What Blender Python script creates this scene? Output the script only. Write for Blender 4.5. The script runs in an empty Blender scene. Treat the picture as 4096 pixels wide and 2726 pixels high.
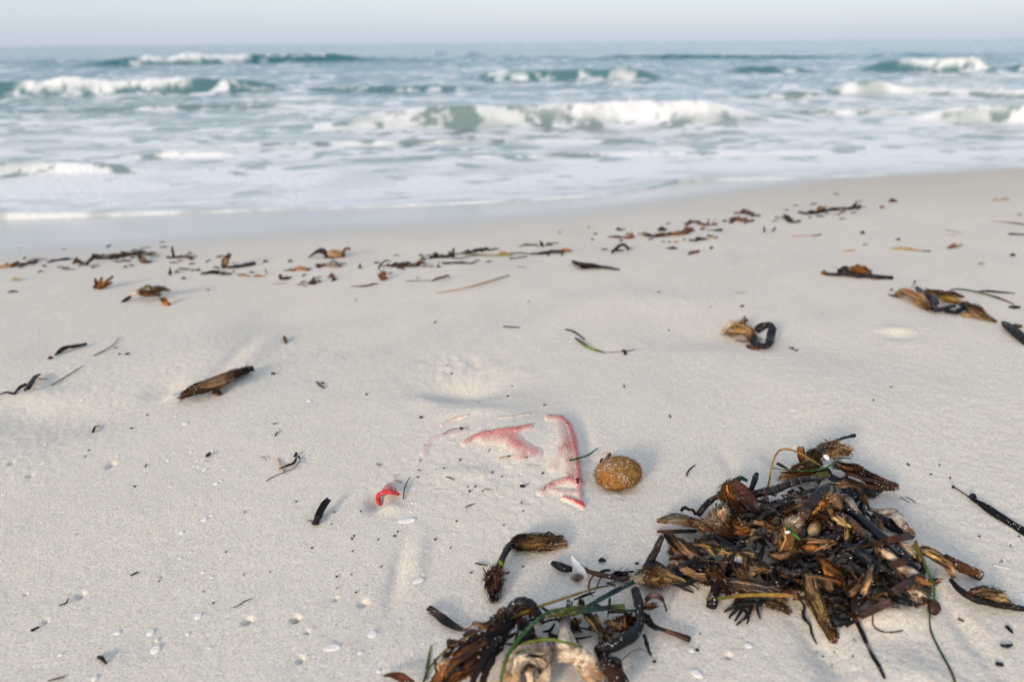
import bpy, math, random
import numpy as np
from mathutils import Matrix, Vector

rng = np.random.default_rng(7)
random.seed(7)
sc = bpy.context.scene
col = sc.collection

# ------------------------------------------------------------------ camera
CAMZ = 0.45
FPX = 2732.0                       # focal length in photograph pixels (4096 wide)
PITCH = math.atan((1363 - 167) / FPX)
ROLL = 0.0085
fw = np.array([0, math.cos(PITCH), -math.sin(PITCH)])
r0 = np.array([1.0, 0, 0])
u0 = np.array([0, math.sin(PITCH), math.cos(PITCH)])
rt = r0 * math.cos(ROLL) - u0 * math.sin(ROLL)
up = r0 * math.sin(ROLL) + u0 * math.cos(ROLL)
cam = bpy.data.cameras.new("camera")
cam.sensor_width = 36.0
cam.lens = FPX / 4096 * 36.0
cam.clip_start = 0.02
cam.clip_end = 20000
cam.dof.use_dof = True
cam.dof.focus_distance = 0.74
cam.dof.aperture_fstop = 4.3
camo = bpy.data.objects.new("camera", cam)
M = Matrix(((rt[0], up[0], -fw[0], 0), (rt[1], up[1], -fw[1], 0), (rt[2], up[2], -fw[2], CAMZ), (0, 0, 0, 1)))
camo.matrix_world = M
col.objects.link(camo)
sc.camera = camo

# ------------------------------------------------------------------ sky, sun, exposure
SUN_EL = math.radians(19)
SUN_AZ = math.radians(212)         # clockwise from +Y: behind the camera, to its left
w = bpy.data.worlds.new("World")
sc.world = w
w.use_nodes = True
nt = w.node_tree
bg = nt.nodes["Background"]
sky = nt.nodes.new("ShaderNodeTexSky")
sky.sky_type = 'NISHITA'
sky.sun_disc = False
sky.sun_elevation = SUN_EL
sky.sun_rotation = SUN_AZ
sky.altitude = 0
sky.air_density = 1.0
sky.dust_density = 2.2
sky.ozone_density = 1.0
veil = nt.nodes.new("ShaderNodeMix")          # thin even haze over the whole sky
veil.data_type = 'RGBA'
veil.inputs[0].default_value = 0.72
veil.inputs[7].default_value = (2.95, 3.3, 3.9, 1)
nt.links.new(sky.outputs[0], veil.inputs[6])
nt.links.new(veil.outputs[2], bg.inputs[0])
bg.inputs[1].default_value = 0.11
sun = bpy.data.lights.new("sun", 'SUN')
sun.energy = 1.4
sun.angle = math.radians(11.0)
sun.color = (1.0, 0.81, 0.60)
suno = bpy.data.objects.new("sun", sun)
sd = Vector((math.sin(SUN_AZ) * math.cos(SUN_EL), math.cos(SUN_AZ) * math.cos(SUN_EL), math.sin(SUN_EL)))
suno.rotation_euler = (-sd).to_track_quat('-Z', 'Y').to_euler()
suno.location = (-3, -5, 4)
col.objects.link(suno)
sc.view_settings.view_transform = 'Standard'
sc.view_settings.look = 'None'
sc.view_settings.gamma = 1
sc.view_settings.exposure = 1.12

# ------------------------------------------------------------------ noise
_TAB = np.random.default_rng(1234).random((512, 512))
def vn(x, y, seed=0):
    x = np.asarray(x, float); y = np.asarray(y, float)
    ix = np.floor(x); iy = np.floor(y)
    fx = x - ix; fy = y - iy
    fx = fx * fx * (3 - 2 * fx); fy = fy * fy * (3 - 2 * fy)
    i0 = (ix.astype(np.int64) + seed * 73) & 511; j0 = (iy.astype(np.int64) + seed * 151) & 511
    i1 = (i0 + 1) & 511; j1 = (j0 + 1) & 511
    a = _TAB[i0, j0]; b = _TAB[i1, j0]; c = _TAB[i0, j1]; d = _TAB[i1, j1]
    a = a + (b - a) * fx
    return a + (c + (d - c) * fx - a) * fy

def fbm(x, y, seed=0, o=4, g=0.5):
    s = 0; a = 1; t = 0
    for k in range(o):
        ca, sa = math.cos(k * 1.1), math.sin(k * 1.1)
        s = s + a * vn((x * ca - y * sa) * 2 ** k + k * 17.3, (x * sa + y * ca) * 2 ** k - k * 9.1, seed + k * 31)
        t += a; a *= g
    return s / t

def sst(a, b, x):
    t = np.clip((x - a) / (b - a), 0, 1)
    return t * t * (3 - 2 * t)

# ------------------------------------------------------------------ ground height
SA = math.radians(14)              # the shore runs 14 degrees off the picture plane
def shore(x, y):
    return y * math.cos(SA) - x * math.sin(SA)

def base_h(x, y):
    s = shore(x, y)
    t = np.clip(s - 0.4, 0, 2.7)
    z = -0.02 * np.clip(s, -3, 0.4) - 0.02 * 0.4 * (s > 0.4) * 0 - (0.02 * t + 0.5 * (0.11 / 2.7) * t * t) * (s > 0.4)
    z = z - 0.02 * 0 - np.clip(s - 3.1, 0, 60) * 0.13
    return z + 0.008

def ray(us, vs):
    d = fw + rt * ((us - 2048) / FPX) + up * ((1363 - vs) / FPX)
    return d

def hit(us, vs, hf, lift=0.0):
    d = ray(us, vs)
    z = 0.0
    for _ in range(30):
        t = (CAMZ - z - lift) / -d[2]
        z = 0.5 * z + 0.5 * float(hf(d[0] * t, d[1] * t))
    t = (CAMZ - z - lift) / -d[2]
    return np.array([d[0] * t, d[1] * t, CAMZ + d[2] * t])

CROPS = {'s': (0, 0, 1.0), 'd': (0, 0, 0.57520), '1': (2500, 1650, 1.4574), 'F': (1500, 2050, 1.6829), '3': (1400, 1350, 1.8123),
         '4': (0, 1200, 1.6829), '5': (0, 1900, 1.5707), '7': (0, 1350, 2.1418), 'L1': (0, 950, 2.945), 'L2': (750, 950, 2.945),
         'L3': (1450, 900, 2.6178), 'L4': (2250, 750, 2.6178), 'L5': (3000, 750, 2.1496), 'L6': (2850, 1000, 1.8909),
         'A': (2600, 1700, 2.945), 'B': (3100, 1750, 2.945), 'C': (2500, 2100, 2.945), 'D': (3150, 2150, 2.4905), 'E': (1650, 2300, 2.2438)}
def src(c, x, y):
    ox, oy, s = CROPS[c]
    return ox + x / s, oy + y / s

def g0(c, x, y):
    return hit(*src(c, x, y), base_h)[:2]

# features, each placed on the sand in metres
BUMPS = []     # (x, y, rx, ry, angle, height)
def bump(c, x, y, wpx, hpx, h, ang=0):
    p = g0(c, x, y); a = g0(c, x - wpx / 2, y); b = g0(c, x + wpx / 2, y); e = g0(c, x, y - hpx / 2); f = g0(c, x, y + hpx / 2)
    BUMPS.append((p[0], p[1], np.linalg.norm(b - a) / 2, np.linalg.norm(e - f) / 2, ang, h))
# the dip behind the cloth, mounds over the cloth and under the weed heap
bump('3', 800, 395, 600, 150, -0.014)
bump('3', 1000, 330, 900, 200, -0.005)
bump('3', 560, 470, 240, 120, 0.0035)
bump('3', 1200, 720, 1000, 560, 0.009)
bump('3', 900, 560, 600, 120, 0.005)
bump('3', 1560, 880, 260, 640, 0.006)
bump('3', 1050, 900, 500, 300, -0.004)
bump('3', 1720, 760, 130, 400, -0.004)
bump('3', 190, 1180, 170, 160, -0.008)
bump('3', 300, 1240, 200, 90, 0.003)
bump('3', 1950, 1090, 420, 120, -0.003)
bump('3', 840, 1000, 500, 120, 0.003)
bump('1', 1100, 640, 1200, 800, 0.012)
bump('1', 1500, 900, 900, 500, 0.010)
bump('1', 560, 950, 700, 260, 0.005)
bump('1', 1150, 1390, 260, 420, -0.008)
bump('1', 1500, 1210, 500, 160, 0.006)
bump('1', 1700, 1560, 500, 300, 0.006)
bump('1', 1990, 1290, 160, 500, -0.004)
bump('1', 620, 330, 130, 330, -0.003)
bump('1', 800, 330, 150, 160, 0.005)
bump('F', 700, 1000, 700, 400, 0.006)
bump('F', 290, 330, 160, 420, 0.003)
bump('F', 140, 420, 120, 520, -0.003)
bump('7', 1400, 450, 330, 200, -0.006)
bump('7', 1480, 520, 160, 60, 0.004)
bump('7', 1950, 420, 420, 110, 0.004)
bump('7', 200, 650, 700, 240, -0.006)
bump('7', 330, 480, 600, 130, 0.004)
bump('7', 2200, 150, 240, 420, 0.004)
bump('7', 2000, 180, 160, 420, -0.003)
bump('L6', 1420, 660, 300, 80, -0.007)
bump('L6', 1380, 610, 300, 60, 0.005)
bump('d', 1900, 900, 420, 220, 0.008)
bump('d', 1650, 780, 300, 60, -0.006)
bump('d', 1560, 700, 500, 70, 0.006)
bump('d', 500, 800, 260, 120, 0.006)
bump('d', 640, 720, 220, 120, -0.006)
bump('d', 160, 960, 420, 120, -0.007)
bump('d', 2080, 780, 120, 40, 0.004)
# crab holes
for c, x, y, wd, dp in [('5', 1858, 905, 46, 0.010), ('5', 1555, 905, 56, 0.007), ('5', 495, 725, 50, 0.004), ('5', 2280, 800, 60, 0.004),
                        ('5', 1930, 985, 26, 0.003), ('7', 950, 1092, 56, 0.006), ('7', 100, 1085, 40, 0.003), ('5', 190, 5, 30, 0.003), ('5', 275, 885, 34, 0.003),
                        ('5', 1890, 1150, 50, 0.003), ('5', 1010, 615, 22, 0.003), ('1', 600, 1432, 36, 0.004), ('5', 150, 720, 18, 0.003),
                        ('1', 2250, 770, 18, 0.003), ('1', 2192, 860, 18, 0.003), ('1', 2238, 853, 18, 0.003), ('5', 2110, 775, 30, .003), ('5', 1885, 1165, 40, .003)]:
    bump(c, x, y, wd, wd * 0.8, -dp * 1.2)
    bump(c, x + wd * 0.5, y - wd * 0.5, wd * 1.8, wd * 1.2, dp * 0.08)
BUMPS = np.array(BUMPS)
FAN = g0('3', 820, 440)            # centre of the fan of ridges in the far wall of the dip

def height(x, y):
    x = np.asarray(x, float); y = np.asarray(y, float)
    z = base_h(x, y)
    near = 1 - sst(1.6, 3.0, y)
    for bx, by, rx, ry, an, h in BUMPS:
        if x.ndim == 0:
            z = z + h * np.exp(-(((x - bx) / rx) ** 2 + ((y - by) / ry) ** 2) * 1.6)
        else:
            m = (np.abs(x - bx) < rx * 2.6) & (np.abs(y - by) < ry * 2.6)
            if m.any():
                z[m] += h * np.exp(-(((x[m] - bx) / rx) ** 2 + ((y[m] - by) / ry) ** 2) * 1.6)
    z = z + near * 0.012 * (fbm(x * 2.2 + 5, y * 2.2, 3, 3) - 0.5)
    # wind streaks: run from lower left to upper right
    a = x * 0.55 + y * 0.83; b = -x * 0.83 + y * 0.55
    z = z + near * 0.013 * (fbm(a * 2.6, b * 11.0, 11, 4) - 0.5) * sst(0.28, 0.6, fbm(x * 1.7, y * 1.7, 19, 2))
    return z

def fine(x, y):
    near = 1 - sst(0.9, 2.2, y)
    z = near * 0.0010 * (fbm(x * 40, y * 40, 23, 3) - 0.5)
    z += near * 0.0010 * (fbm(x * 150, y * 150, 29, 2) - 0.5) * (0.6 + 0.9 * sst(0.45, 0.65, fbm(x * 3, y * 3, 41, 2)))
    # fan of little ridges on the far wall of the dip
    dx = x - FAN[0]; dy = y - FAN[1]
    r = np.sqrt(dx * dx + dy * dy); th = np.arctan2(dx, dy)
    win = np.exp(-((r - 0.11) / 0.06) ** 2) * np.exp(-(th / 0.95) ** 2)
    z += win * 0.0075 * (fbm(th * 6 + 40 + 1.5 * fbm(x * 30, y * 30, 57, 2), r * 26, 53, 4, 0.6) - 0.5)
    return z

# ------------------------------------------------------------------ materials
def nodes(name):
    m = bpy.data.materials.new(name); m.use_nodes = True
    t = m.node_tree
    return m, t, t.nodes, t.links, t.nodes["Principled BSDF"]

def math_node(t, op, a, b=None, clamp=False):
    n = t.nodes.new("ShaderNodeMath"); n.operation = op; n.use_clamp = clamp
    for i, v in enumerate((a, b)):
        if v is None: continue
        if isinstance(v, (int, float)): n.inputs[i].default_value = v
        else: t.links.new(v, n.inputs[i])
    return n.outputs[0]

def noise_node(t, scale, detail=2, rough=0.5, coord=None):
    n = t.nodes.new("ShaderNodeTexNoise"); n.inputs["Scale"].default_value = scale
    n.inputs["Detail"].default_value = detail; n.inputs["Roughness"].default_value = rough
    if coord is not None: t.links.new(coord, n.inputs["Vector"])
    return n

def ramp(t, fac, stops):
    n = t.nodes.new("ShaderNodeValToRGB"); t.links.new(fac, n.inputs[0])
    e = n.color_ramp.elements
    while len(e) > 1: e.remove(e[-1])
    e[0].position = stops[0][0]; e[0].color = (*stops[0][1], 1)
    for p, c in stops[1:]:
        k = e.new(p); k.color = (*c, 1)
    return n.outputs[0]

def mix(t, fac, a, b, mode='MIX'):
    n = t.nodes.new("ShaderNodeMix"); n.data_type = 'RGBA'; n.blend_type = mode
    if isinstance(fac, (int, float)): n.inputs[0].default_value = fac
    else: t.links.new(fac, n.inputs[0])
    for i, v in ((6, a), (7, b)):
        if isinstance(v, tuple): n.inputs[i].default_value = (*v, 1)
        else: t.links.new(v, n.inputs[i])
    return n.outputs[2]

def attr(t, name):
    n = t.nodes.new("ShaderNodeAttribute"); n.attribute_name = name
    return n

SAND_A, SAND_B = (0.67, 0.62, 0.55), (0.57, 0.53, 0.475)
def sand_colour(t, coord):
    big = noise_node(t, 7, 3, 0.5, coord)
    c = mix(t, big.outputs[0], SAND_B, SAND_A)
    g1 = noise_node(t, 420, 2, 0.7, coord)
    c = mix(t, 0.55, c, ramp(t, g1.outputs[0], [(0.30, (0.20, 0.19, 0.18)), (0.44, (0.5, 0.5, 0.49)), (0.56, (0.56, 0.54, 0.5)), (0.72, (0.95, 0.92, 0.86))]), 'OVERLAY')
    v = t.nodes.new("ShaderNodeTexVoronoi"); v.inputs["Scale"].default_value = 620
    t.links.new(coord, v.inputs["Vector"])
    sp = ramp(t, v.outputs["Color"], [(0.0, (0.30, 0.25, 0.21)), (0.10, (0.42, 0.38, 0.33)), (0.2, (0.5, 0.5, 0.5)), (0.84, (0.5, 0.5, 0.5)), (1.0, (0.72, 0.70, 0.66))])
    c = mix(t, 0.75, c, sp, 'OVERLAY')
    return c, g1, v

def mat_sand():
    m, t, N, L, b = nodes("sand")
    tc = N.new("ShaderNodeTexCoord").outputs["Object"]
    c, g1, v = sand_colour(t, tc)
    wet = attr(t, "wet").outputs["Fac"]
    damp = attr(t, "damp").outputs["Fac"]
    c = mix(t, damp, c, (0.53, 0.47, 0.39))
    c = mix(t, wet, c, (0.48, 0.465, 0.44))
    L.new(c, b.inputs["Base Color"])
    wn = noise_node(t, 14, 3, 0.5, tc)
    rgh = math_node(t, 'SUBTRACT', 0.95, math_node(t, 'MULTIPLY', wet, 0.76))
    L.new(rgh, b.inputs["Roughness"])
    b.inputs["Specular IOR Level"].default_value = 0.3
    sp = math_node(t, 'ADD', 0.2, math_node(t, 'MULTIPLY', wet, 0.45)); L.new(sp, b.inputs["Specular IOR Level"])
    bp = N.new("ShaderNodeBump"); bp.inputs["Strength"].default_value = 0.55; bp.inputs["Distance"].default_value = 0.0012
    hgt = math_node(t, 'ADD', g1.outputs[0], math_node(t, 'MULTIPLY', noise_node(t, 1100, 1, 0.5, tc).outputs[0], 0.5))
    dry = math_node(t, 'SUBTRACT', 1.0, math_node(t, 'MULTIPLY', wet, 0.9))
    L.new(math_node(t, 'MULTIPLY', hgt, dry), bp.inputs["Height"])
    L.new(bp.outputs[0], b.inputs["Normal"])
    return m

def mat_sea():
    m, t, N, L, b = nodes("sea_water")
    foam = attr(t, "foam").outputs["Fac"]; deep = attr(t, "deep").outputs["Fac"]
    tc = N.new("ShaderNodeTexCoord").outputs["Object"]
    c = mix(t, deep, (0.20, 0.255, 0.24), (0.010, 0.12, 0.145))
    L.new(c, b.inputs["Base Color"])
    b.inputs["Roughness"].default_value = 0.12
    b.inputs["IOR"].default_value = 1.33
    bp = N.new("ShaderNodeBump"); bp.inputs["Strength"].default_value = 0.7; bp.inputs["Distance"].default_value = 0.02
    n1 = noise_node(t, 7, 4, 0.55, tc); n0 = noise_node(t, 1.3, 4, 0.6, tc)
    L.new(math_node(t, 'ADD', n1.outputs[0], math_node(t, 'MULTIPLY', n0.outputs[0], math_node(t, 'MULTIPLY', deep, 9.0))), bp.inputs["Height"])
    L.new(bp.outputs[0], b.inputs["Normal"])
    f = N.new("ShaderNodeBsdfPrincipled")
    f.inputs["Base Color"].default_value = (0.74, 0.755, 0.765, 1); f.inputs["Roughness"].default_value = 0.7
    f.inputs["Specular IOR Level"].default_value = 0.3
    b2 = N.new("ShaderNodeBump"); b2.inputs["Strength"].default_value = 0.6; b2.inputs["Distance"].default_value = 0.02
    n2 = noise_node(t, 30, 4, 0.6, tc); L.new(n2.outputs[0], b2.inputs["Height"]); L.new(b2.outputs[0], f.inputs["Normal"])
    mx = N.new("ShaderNodeMixShader"); L.new(foam, mx.inputs[0]); L.new(b.outputs[0], mx.inputs[1]); L.new(f.outputs[0], mx.inputs[2])
    L.new(mx.outputs[0], N["Material Output"].inputs[0])
    return m

def mat_weed(name, rough, dust, spec=0.5, bumps=0.0006, bscale=500, transl=0.0, patch=None):
    """colour from the per-vertex colour of the piece, fine mottling and grains of sand caught on upward faces"""
    m, t, N, L, b = nodes(name)
    tc = N.new("ShaderNodeTexCoord").outputs["Object"]
    c = attr(t, "col").outputs["Color"]
    n = noise_node(t, 260, 3, 0.6, tc)
    c = mix(t, 0.8, c, ramp(t, n.outputs[0], [(0.3, (0.25, 0.25, 0.25)), (0.5, (0.5, 0.5, 0.5)), (0.7, (0.8, 0.78, 0.74))]), 'OVERLAY')
    if patch:
        pz = noise_node(t, 55, 4, 0.65, tc)
        c = mix(t, ramp(t, pz.outputs[0], [(0.44, (0, 0, 0)), (0.58, (1, 1, 1))]), c, patch)
    geo = N.new("ShaderNodeNewGeometry")
    sx = N.new("ShaderNodeSeparateXYZ"); L.new(geo.outputs["Normal"], sx.inputs[0])
    upz = math_node(t, 'ADD', math_node(t, 'MULTIPLY', sx.outputs[2], 0.5), 0.5, True)
    v = N.new("ShaderNodeTexVoronoi"); v.inputs["Scale"].default_value = 1150; L.new(tc, v.inputs["Vector"])
    sv = N.new("ShaderNodeSeparateColor"); L.new(v.outputs["Color"], sv.inputs[0])
    pn = noise_node(t, 60, 2, 0.5, tc)
    clus = math_node(t, 'MULTIPLY', math_node(t, 'SUBTRACT', pn.outputs[0], 0.47, True), 9.0)
    dens = math_node(t, 'MULTIPLY', math_node(t, 'MULTIPLY', upz, clus), dust)
    dmask = math_node(t, 'LESS_THAN', sv.outputs[0], dens)
    dcol = mix(t, sv.outputs[1], (0.42, 0.38, 0.33), (0.75, 0.70, 0.62))
    c = mix(t, dmask, c, dcol)
    L.new(c, b.inputs["Base Color"])
    L.new(math_node(t, 'ADD', rough, math_node(t, 'MULTIPLY', dmask, 0.9 - rough)), b.inputs["Roughness"])
    b.inputs["Specular IOR Level"].default_value = spec
    bp = N.new("ShaderNodeBump"); bp.inputs["Strength"].default_value = 0.8; bp.inputs["Distance"].default_value = bumps
    hn = noise_node(t, bscale, 3, 0.6, tc)
    L.new(math_node(t, 'ADD', hn.outputs[0], math_node(t, 'MULTIPLY', dmask, 0.8)), bp.inputs["Height"]); L.new(bp.outputs[0], b.inputs["Normal"])
    if transl:
        tr = N.new("ShaderNodeBsdfTranslucent"); L.new(c, tr.inputs[0])
        mx = N.new("ShaderNodeMixShader"); mx.inputs[0].default_value = transl
        L.new(b.outputs[0], mx.inputs[1]); L.new(tr.outputs[0], mx.inputs[2]); L.new(mx.outputs[0], N["Material Output"].inputs[0])
    return m

M_SAND = mat_sand(); M_SEA = mat_sea()
M_STEM = mat_weed("rhizome_bark", 0.46, 0.035, 0.22, 0.0007, 420)
M_SOFT = mat_weed("matted_sheath", 0.85, 0.16, 0.2, 0.0012, 300)
M_FIB = mat_weed("fibres", 0.75, 0.12, 0.2, 0.0003, 900, 0.25)
M_BLADE = mat_weed("leaf_blade", 0.45, 0.025, 0.22, 0.0003, 300, 0.18)
M_PALE = mat_weed("bleached_root", 0.85, 0.2, 0.2, 0.003, 140, patch=(0.16, 0.075, 0.035))
M_SHELL = mat_weed("shell", 0.4, 0.03, 0.5, 0.0002, 300)

# ------------------------------------------------------------------ mesh helpers
def tag(o, label=None, cat=None, group=None, kind=None):
    if label: o["label"] = label
    if cat: o["category"] = cat
    if group: o["group"] = group
    if kind: o["kind"] = kind
    return o

def mesh_obj(name, V, F, mat, colr=None, parent=None, origin=None, smooth=True, attrs=None):
    V = np.asarray(V, float)
    if origin is None: origin = V.mean(0) * [1, 1, 0] + [0, 0, V[:, 2].min()]
    me = bpy.data.meshes.new(name)
    me.from_pydata((V - origin).tolist(), [], F if isinstance(F, list) else F.tolist())
    if smooth: me.polygons.foreach_set("use_smooth", np.ones(len(me.polygons), bool))
    if colr is not None:
        a = me.color_attributes.new("col", 'FLOAT_COLOR', 'POINT')
        cc = np.ones((len(V), 4)); cc[:, :3] = colr
        a.data.foreach_set("color", cc.astype(np.float32).ravel())
    for k, v in (attrs or {}).items():
        a = me.attributes.new(k, 'FLOAT', 'POINT'); a.data.foreach_set("value", np.asarray(v, np.float32))
    me.materials.append(mat)
    me.update()
    o = bpy.data.objects.new(name, me); col.objects.link(o)
    if parent is not None:
        o.parent = parent; o.location = Vector(origin) - parent.location
    else: o.location = origin
    return o

def grid_obj(name, X, Y, Z, mat, attrs, flip=False):
    n, k = X.shape
    V = np.stack([X.ravel(), Y.ravel(), Z.ravel()], 1).astype(np.float32)
    i = np.arange(n * k).reshape(n, k)
    Q = np.stack([i[:-1, :-1], i[:-1, 1:], i[1:, 1:], i[1:, :-1]], -1).reshape(-1, 4)
    me = bpy.data.meshes.new(name)
    me.vertices.add(len(V)); me.vertices.foreach_set("co", V.ravel())
    me.loops.add(Q.size); me.loops.foreach_set("vertex_index", Q.ravel().astype(np.int32))
    me.polygons.add(len(Q)); me.polygons.foreach_set("loop_start", (np.arange(len(Q)) * 4).astype(np.int32))
    me.polygons.foreach_set("loop_total", np.full(len(Q), 4, np.int32))
    me.polygons.foreach_set("use_smooth", np.ones(len(Q), bool))
    for kk, v in attrs.items():
        a = me.attributes.new(kk, 'FLOAT', 'POINT'); a.data.foreach_set("value", v.ravel().astype(np.float32))
    me.update(calc_edges=True)
    me.materials.append(mat)
    o = bpy.data.objects.new(name, me); col.objects.link(o)
    return o

# ------------------------------------------------------------------ waterline and sea level
def line_fn(pts):
    P = np.array([g0('d', a, b) for a, b in pts])
    xs, ys = P[:, 0], P[:, 1]
    m0 = (ys[1] - ys[0]) / (xs[1] - xs[0]); m1 = (ys[-1] - ys[-2]) / (xs[-1] - xs[-2])
    m0 = m1 = math.tan(SA)
    xs = np.concatenate([[xs[0] - 300], xs, [xs[-1] + 300]]); ys = np.concatenate([[ys[0] - 300 * m0], ys, [ys[-1] + 300 * m1]])
    return lambda x: np.interp(x, xs, ys)
water_y = line_fn([(0, 505), (300, 496), (530, 488), (800, 479), (1000, 472), (1200, 463), (1300, 456), (1400, 447), (1500, 434), (1560, 420), (1640, 416), (1800, 413), (2000, 406), (2200, 396), (2356, 386)])
wet_y = line_fn([(0, 592), (300, 570), (600, 548), (1000, 520), (1300, 496), (1500, 474), (1700, 440), (1900, 415), (2100, 400), (2356, 383)])
ZS = float(np.mean([base_h(*g0('d', a, b)) for a, b in [(300, 496), (1000, 472), (1500, 434), (2000, 406)]])) - 0.035

# ------------------------------------------------------------------ sand
def spaced(lo, hi, ratio):
    n = int(math.log(hi / lo) / math.log(ratio)); return lo * ratio ** np.arange(n + 1)
ys = np.concatenate([[-60, -20, -8, -3, -1, -0.4, 0.0, 0.1], spaced(0.2, 1.1, 1.0035), spaced(1.105, 5.2, 1.0075), [5.6, 6.5, 8, 11, 16, 30, 60]])
tt = np.linspace(-1, 1, 760)
tt = np.concatenate([[-400, -120, -40, -14, -6, -3, -2, -1.4, -1.15], tt, [1.15, 1.4, 2, 3, 6, 14, 40, 120, 400]])
YY, TT = np.meshgrid(ys, tt, indexing='ij')
XX = TT * (0.16 + 0.84 * np.clip(YY, 0.1, 9))
ZZ = height(XX, YY) + fine(XX, YY) * (1 - sst(0.9, 1.0, np.abs(TT)))
ZZ = np.where(np.abs(TT) > 1.0, base_h(XX, YY), ZZ * (1 - sst(0.9, 1.0, np.abs(TT))) + base_h(XX, YY) * sst(0.9, 1.0, np.abs(TT)))
e_wet = (YY - wet_y(XX)) + 0.10 * (fbm(XX * 3, YY * 3, 61, 3) - 0.5) * np.clip(YY - 1, 0, 1)
wet = sst(-0.30, 0.30, e_wet)
s_ = shore(XX, YY)
damp = (0.25 + 0.55 * sst(-0.3, 1.8, XX)) * sst(1.5, 2.7, s_ + 0.2 * (fbm(XX * 1.5, YY * 1.5, 67, 3) - 0.5))
ground = grid_obj("sand_beach", XX, YY, ZZ, M_SAND, {"wet": wet, "damp": damp})
tag(ground, "pale fine sand sloping down to the surf", "beach", kind="structure")

# ------------------------------------------------------------------ sea
def sea_hit(dx, dy, z=None):
    u, v = src('d', dx, dy); d = ray(u, v); t = (CAMZ - (ZS if z is None else z)) / -d[2]
    return d[0] * t, d[1] * t
# (x0, x1, base y left, base y right, crest y, [(x, crest offset px)], foam ranges) in overview coordinates of the photograph
WAVES = [
    dict(x=(760, 1790), base=(300, 280), crest=[(760, 270), (850, 250), (960, 238), (1080, 231), (1200, 236), (1350, 228), (1500, 220), (1650, 220), (1760, 240)], foam=[(1290, 1780, 1.0)], lip=[(840, 985), (1150, 1300)]),
    dict(x=(1060, 1560), base=(184, 186), crest=[(1060, 175), (1130, 157), (1250, 156), (1380, 153), (1440, 145), (1500, 158), (1560, 176)], foam=[], lip=[]),
    dict(x=(-300, 680), base=(226, 208), crest=[(-300, 190), (40, 184), (120, 180), (300, 177), (420, 174), (500, 176), (600, 182), (680, 198)], foam=[(40, 430, 1.0)], lip=[]),
    dict(x=(120, 860), base=(156, 140), crest=[(120, 150), (300, 133), (450, 124), (560, 119), (620, 121), (760, 122), (860, 131)], foam=[(315, 570, 1.0)], lip=[(600, 770)]),
    dict(x=(1990, 2320), base=(163, 166), crest=[(1990, 155), (2040, 136), (2150, 132), (2260, 132), (2320, 150)], foam=[(2080, 2275, 1.0)], lip=[]),
    dict(x=(2300, 2600), base=(164, 168), crest=[(2300, 158), (2356, 145), (2600, 140)], foam=[], lip=[]),
    dict(x=(1910, 2700), base=(214, 232), crest=[(1910, 200), (1960, 180), (2050, 184), (2120, 200), (2250, 204), (2356, 206), (2700, 200)], foam=[(2065, 2700, 1.0)], lip=[(1880, 1960)]),
    dict(x=(2120, 2800), base=(282, 292), crest=[(2120, 265), (2170, 243), (2250, 240), (2356, 244), (2800, 240)], foam=[], lip=[(2180, 2420)]),
    dict(x=(-500, 330), base=(408, 398), crest=[(-500, 372), (0, 374), (120, 371), (250, 376), (330, 390)], foam=[], lip=[]),
    dict(x=(300, 560), base=(362, 360), crest=[(300, 356), (400, 343), (520, 346), (560, 356)], foam=[], lip=[]),
    dict(x=(930, 1130), base=(130, 132), crest=[(930, 126), (1000, 116), (1060, 116), (1130, 127)], foam=[], lip=[]),
    dict(x=(1640, 1900), base=(166, 166), crest=[(1640, 162), (1740, 151), (1830, 152), (1900, 162)], foam=[], lip=[]),
    dict(x=(350, 1560), base=(336, 326), crest=[(350, 334), (600, 325), (900, 319), (1200, 318), (1450, 320), (1560, 325)], foam=[], lip=[(500, 700), (1000, 1250)]),
    dict(x=(-200, 820), base=(262, 246), crest=[(-200, 256), (100, 250), (400, 241), (650, 238), (820, 244)], foam=[], lip=[(100, 300), (560, 700)]),
    dict(x=(620, 1150), base=(210, 206), crest=[(620, 208), (800, 198), (1000, 195), (1150, 204)], foam=[], lip=[(760, 860)]),
    dict(x=(1720, 2240), base=(262, 266), crest=[(1720, 262), (1900, 250), (2050, 250), (2240, 262)], foam=[], lip=[(1800, 2000)]),
    dict(x=(800, 2000), base=(368, 350), crest=[(800, 366), (1100, 357), (1500, 348), (2000, 345)], foam=[], lip=[(1200, 1500)]),
    dict(x=(1200, 2000), base=(136, 134), crest=[(1200, 134), (1500, 126), (1800, 124), (2000, 130)], foam=[], lip=[]),
    dict(x=(2090, 2160), base=(123, 123), crest=[(2090, 121), (2125, 115), (2160, 121)], foam=[(2100, 2150, .8)], lip=[]),
    dict(x=(1700, 1960), base=(226, 226), crest=[(1700, 222), (1830, 208), (1960, 222)], foam=[], lip=[]),
]
sy = np.concatenate([spaced(2.1, 34, 1.0052), spaced(34.5, 9000, 1.045)])
st = np.linspace(-1.25, 1.25, 620)
st = np.concatenate([[-6, -3, -2, -1.5], st, [1.5, 2, 3, 6]])
YS, TS = np.meshgrid(sy, st, indexing='ij')
XS = TS * (0.3 + YS)
wy = water_y(XS) + 0.05 * (fbm(XS * 2.2, XS * 0, 71, 3) - 0.5)
e = (YS - wy) * math.cos(SA)
gz = base_h(XS, YS)
amp = 0.020 * sst(3.2, 6, YS) + 0.03 * sst(7, 14, YS) + 0.09 * sst(18, 40, YS) + 0.22 * sst(60, 160, YS)
chop = (fbm(XS * 1.1 + 3 * fbm(XS * .5, YS * .5, 5, 2), YS * 2.0, 73, 5, 0.55) - 0.5) * 2
chop2 = (fbm(XS * 0.16, YS * 0.42, 79, 4, 0.55) - 0.5) * 2
Zsea = ZS + amp * (0.8 * chop + 1.0 * chop2 * sst(10, 30, YS))
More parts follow.
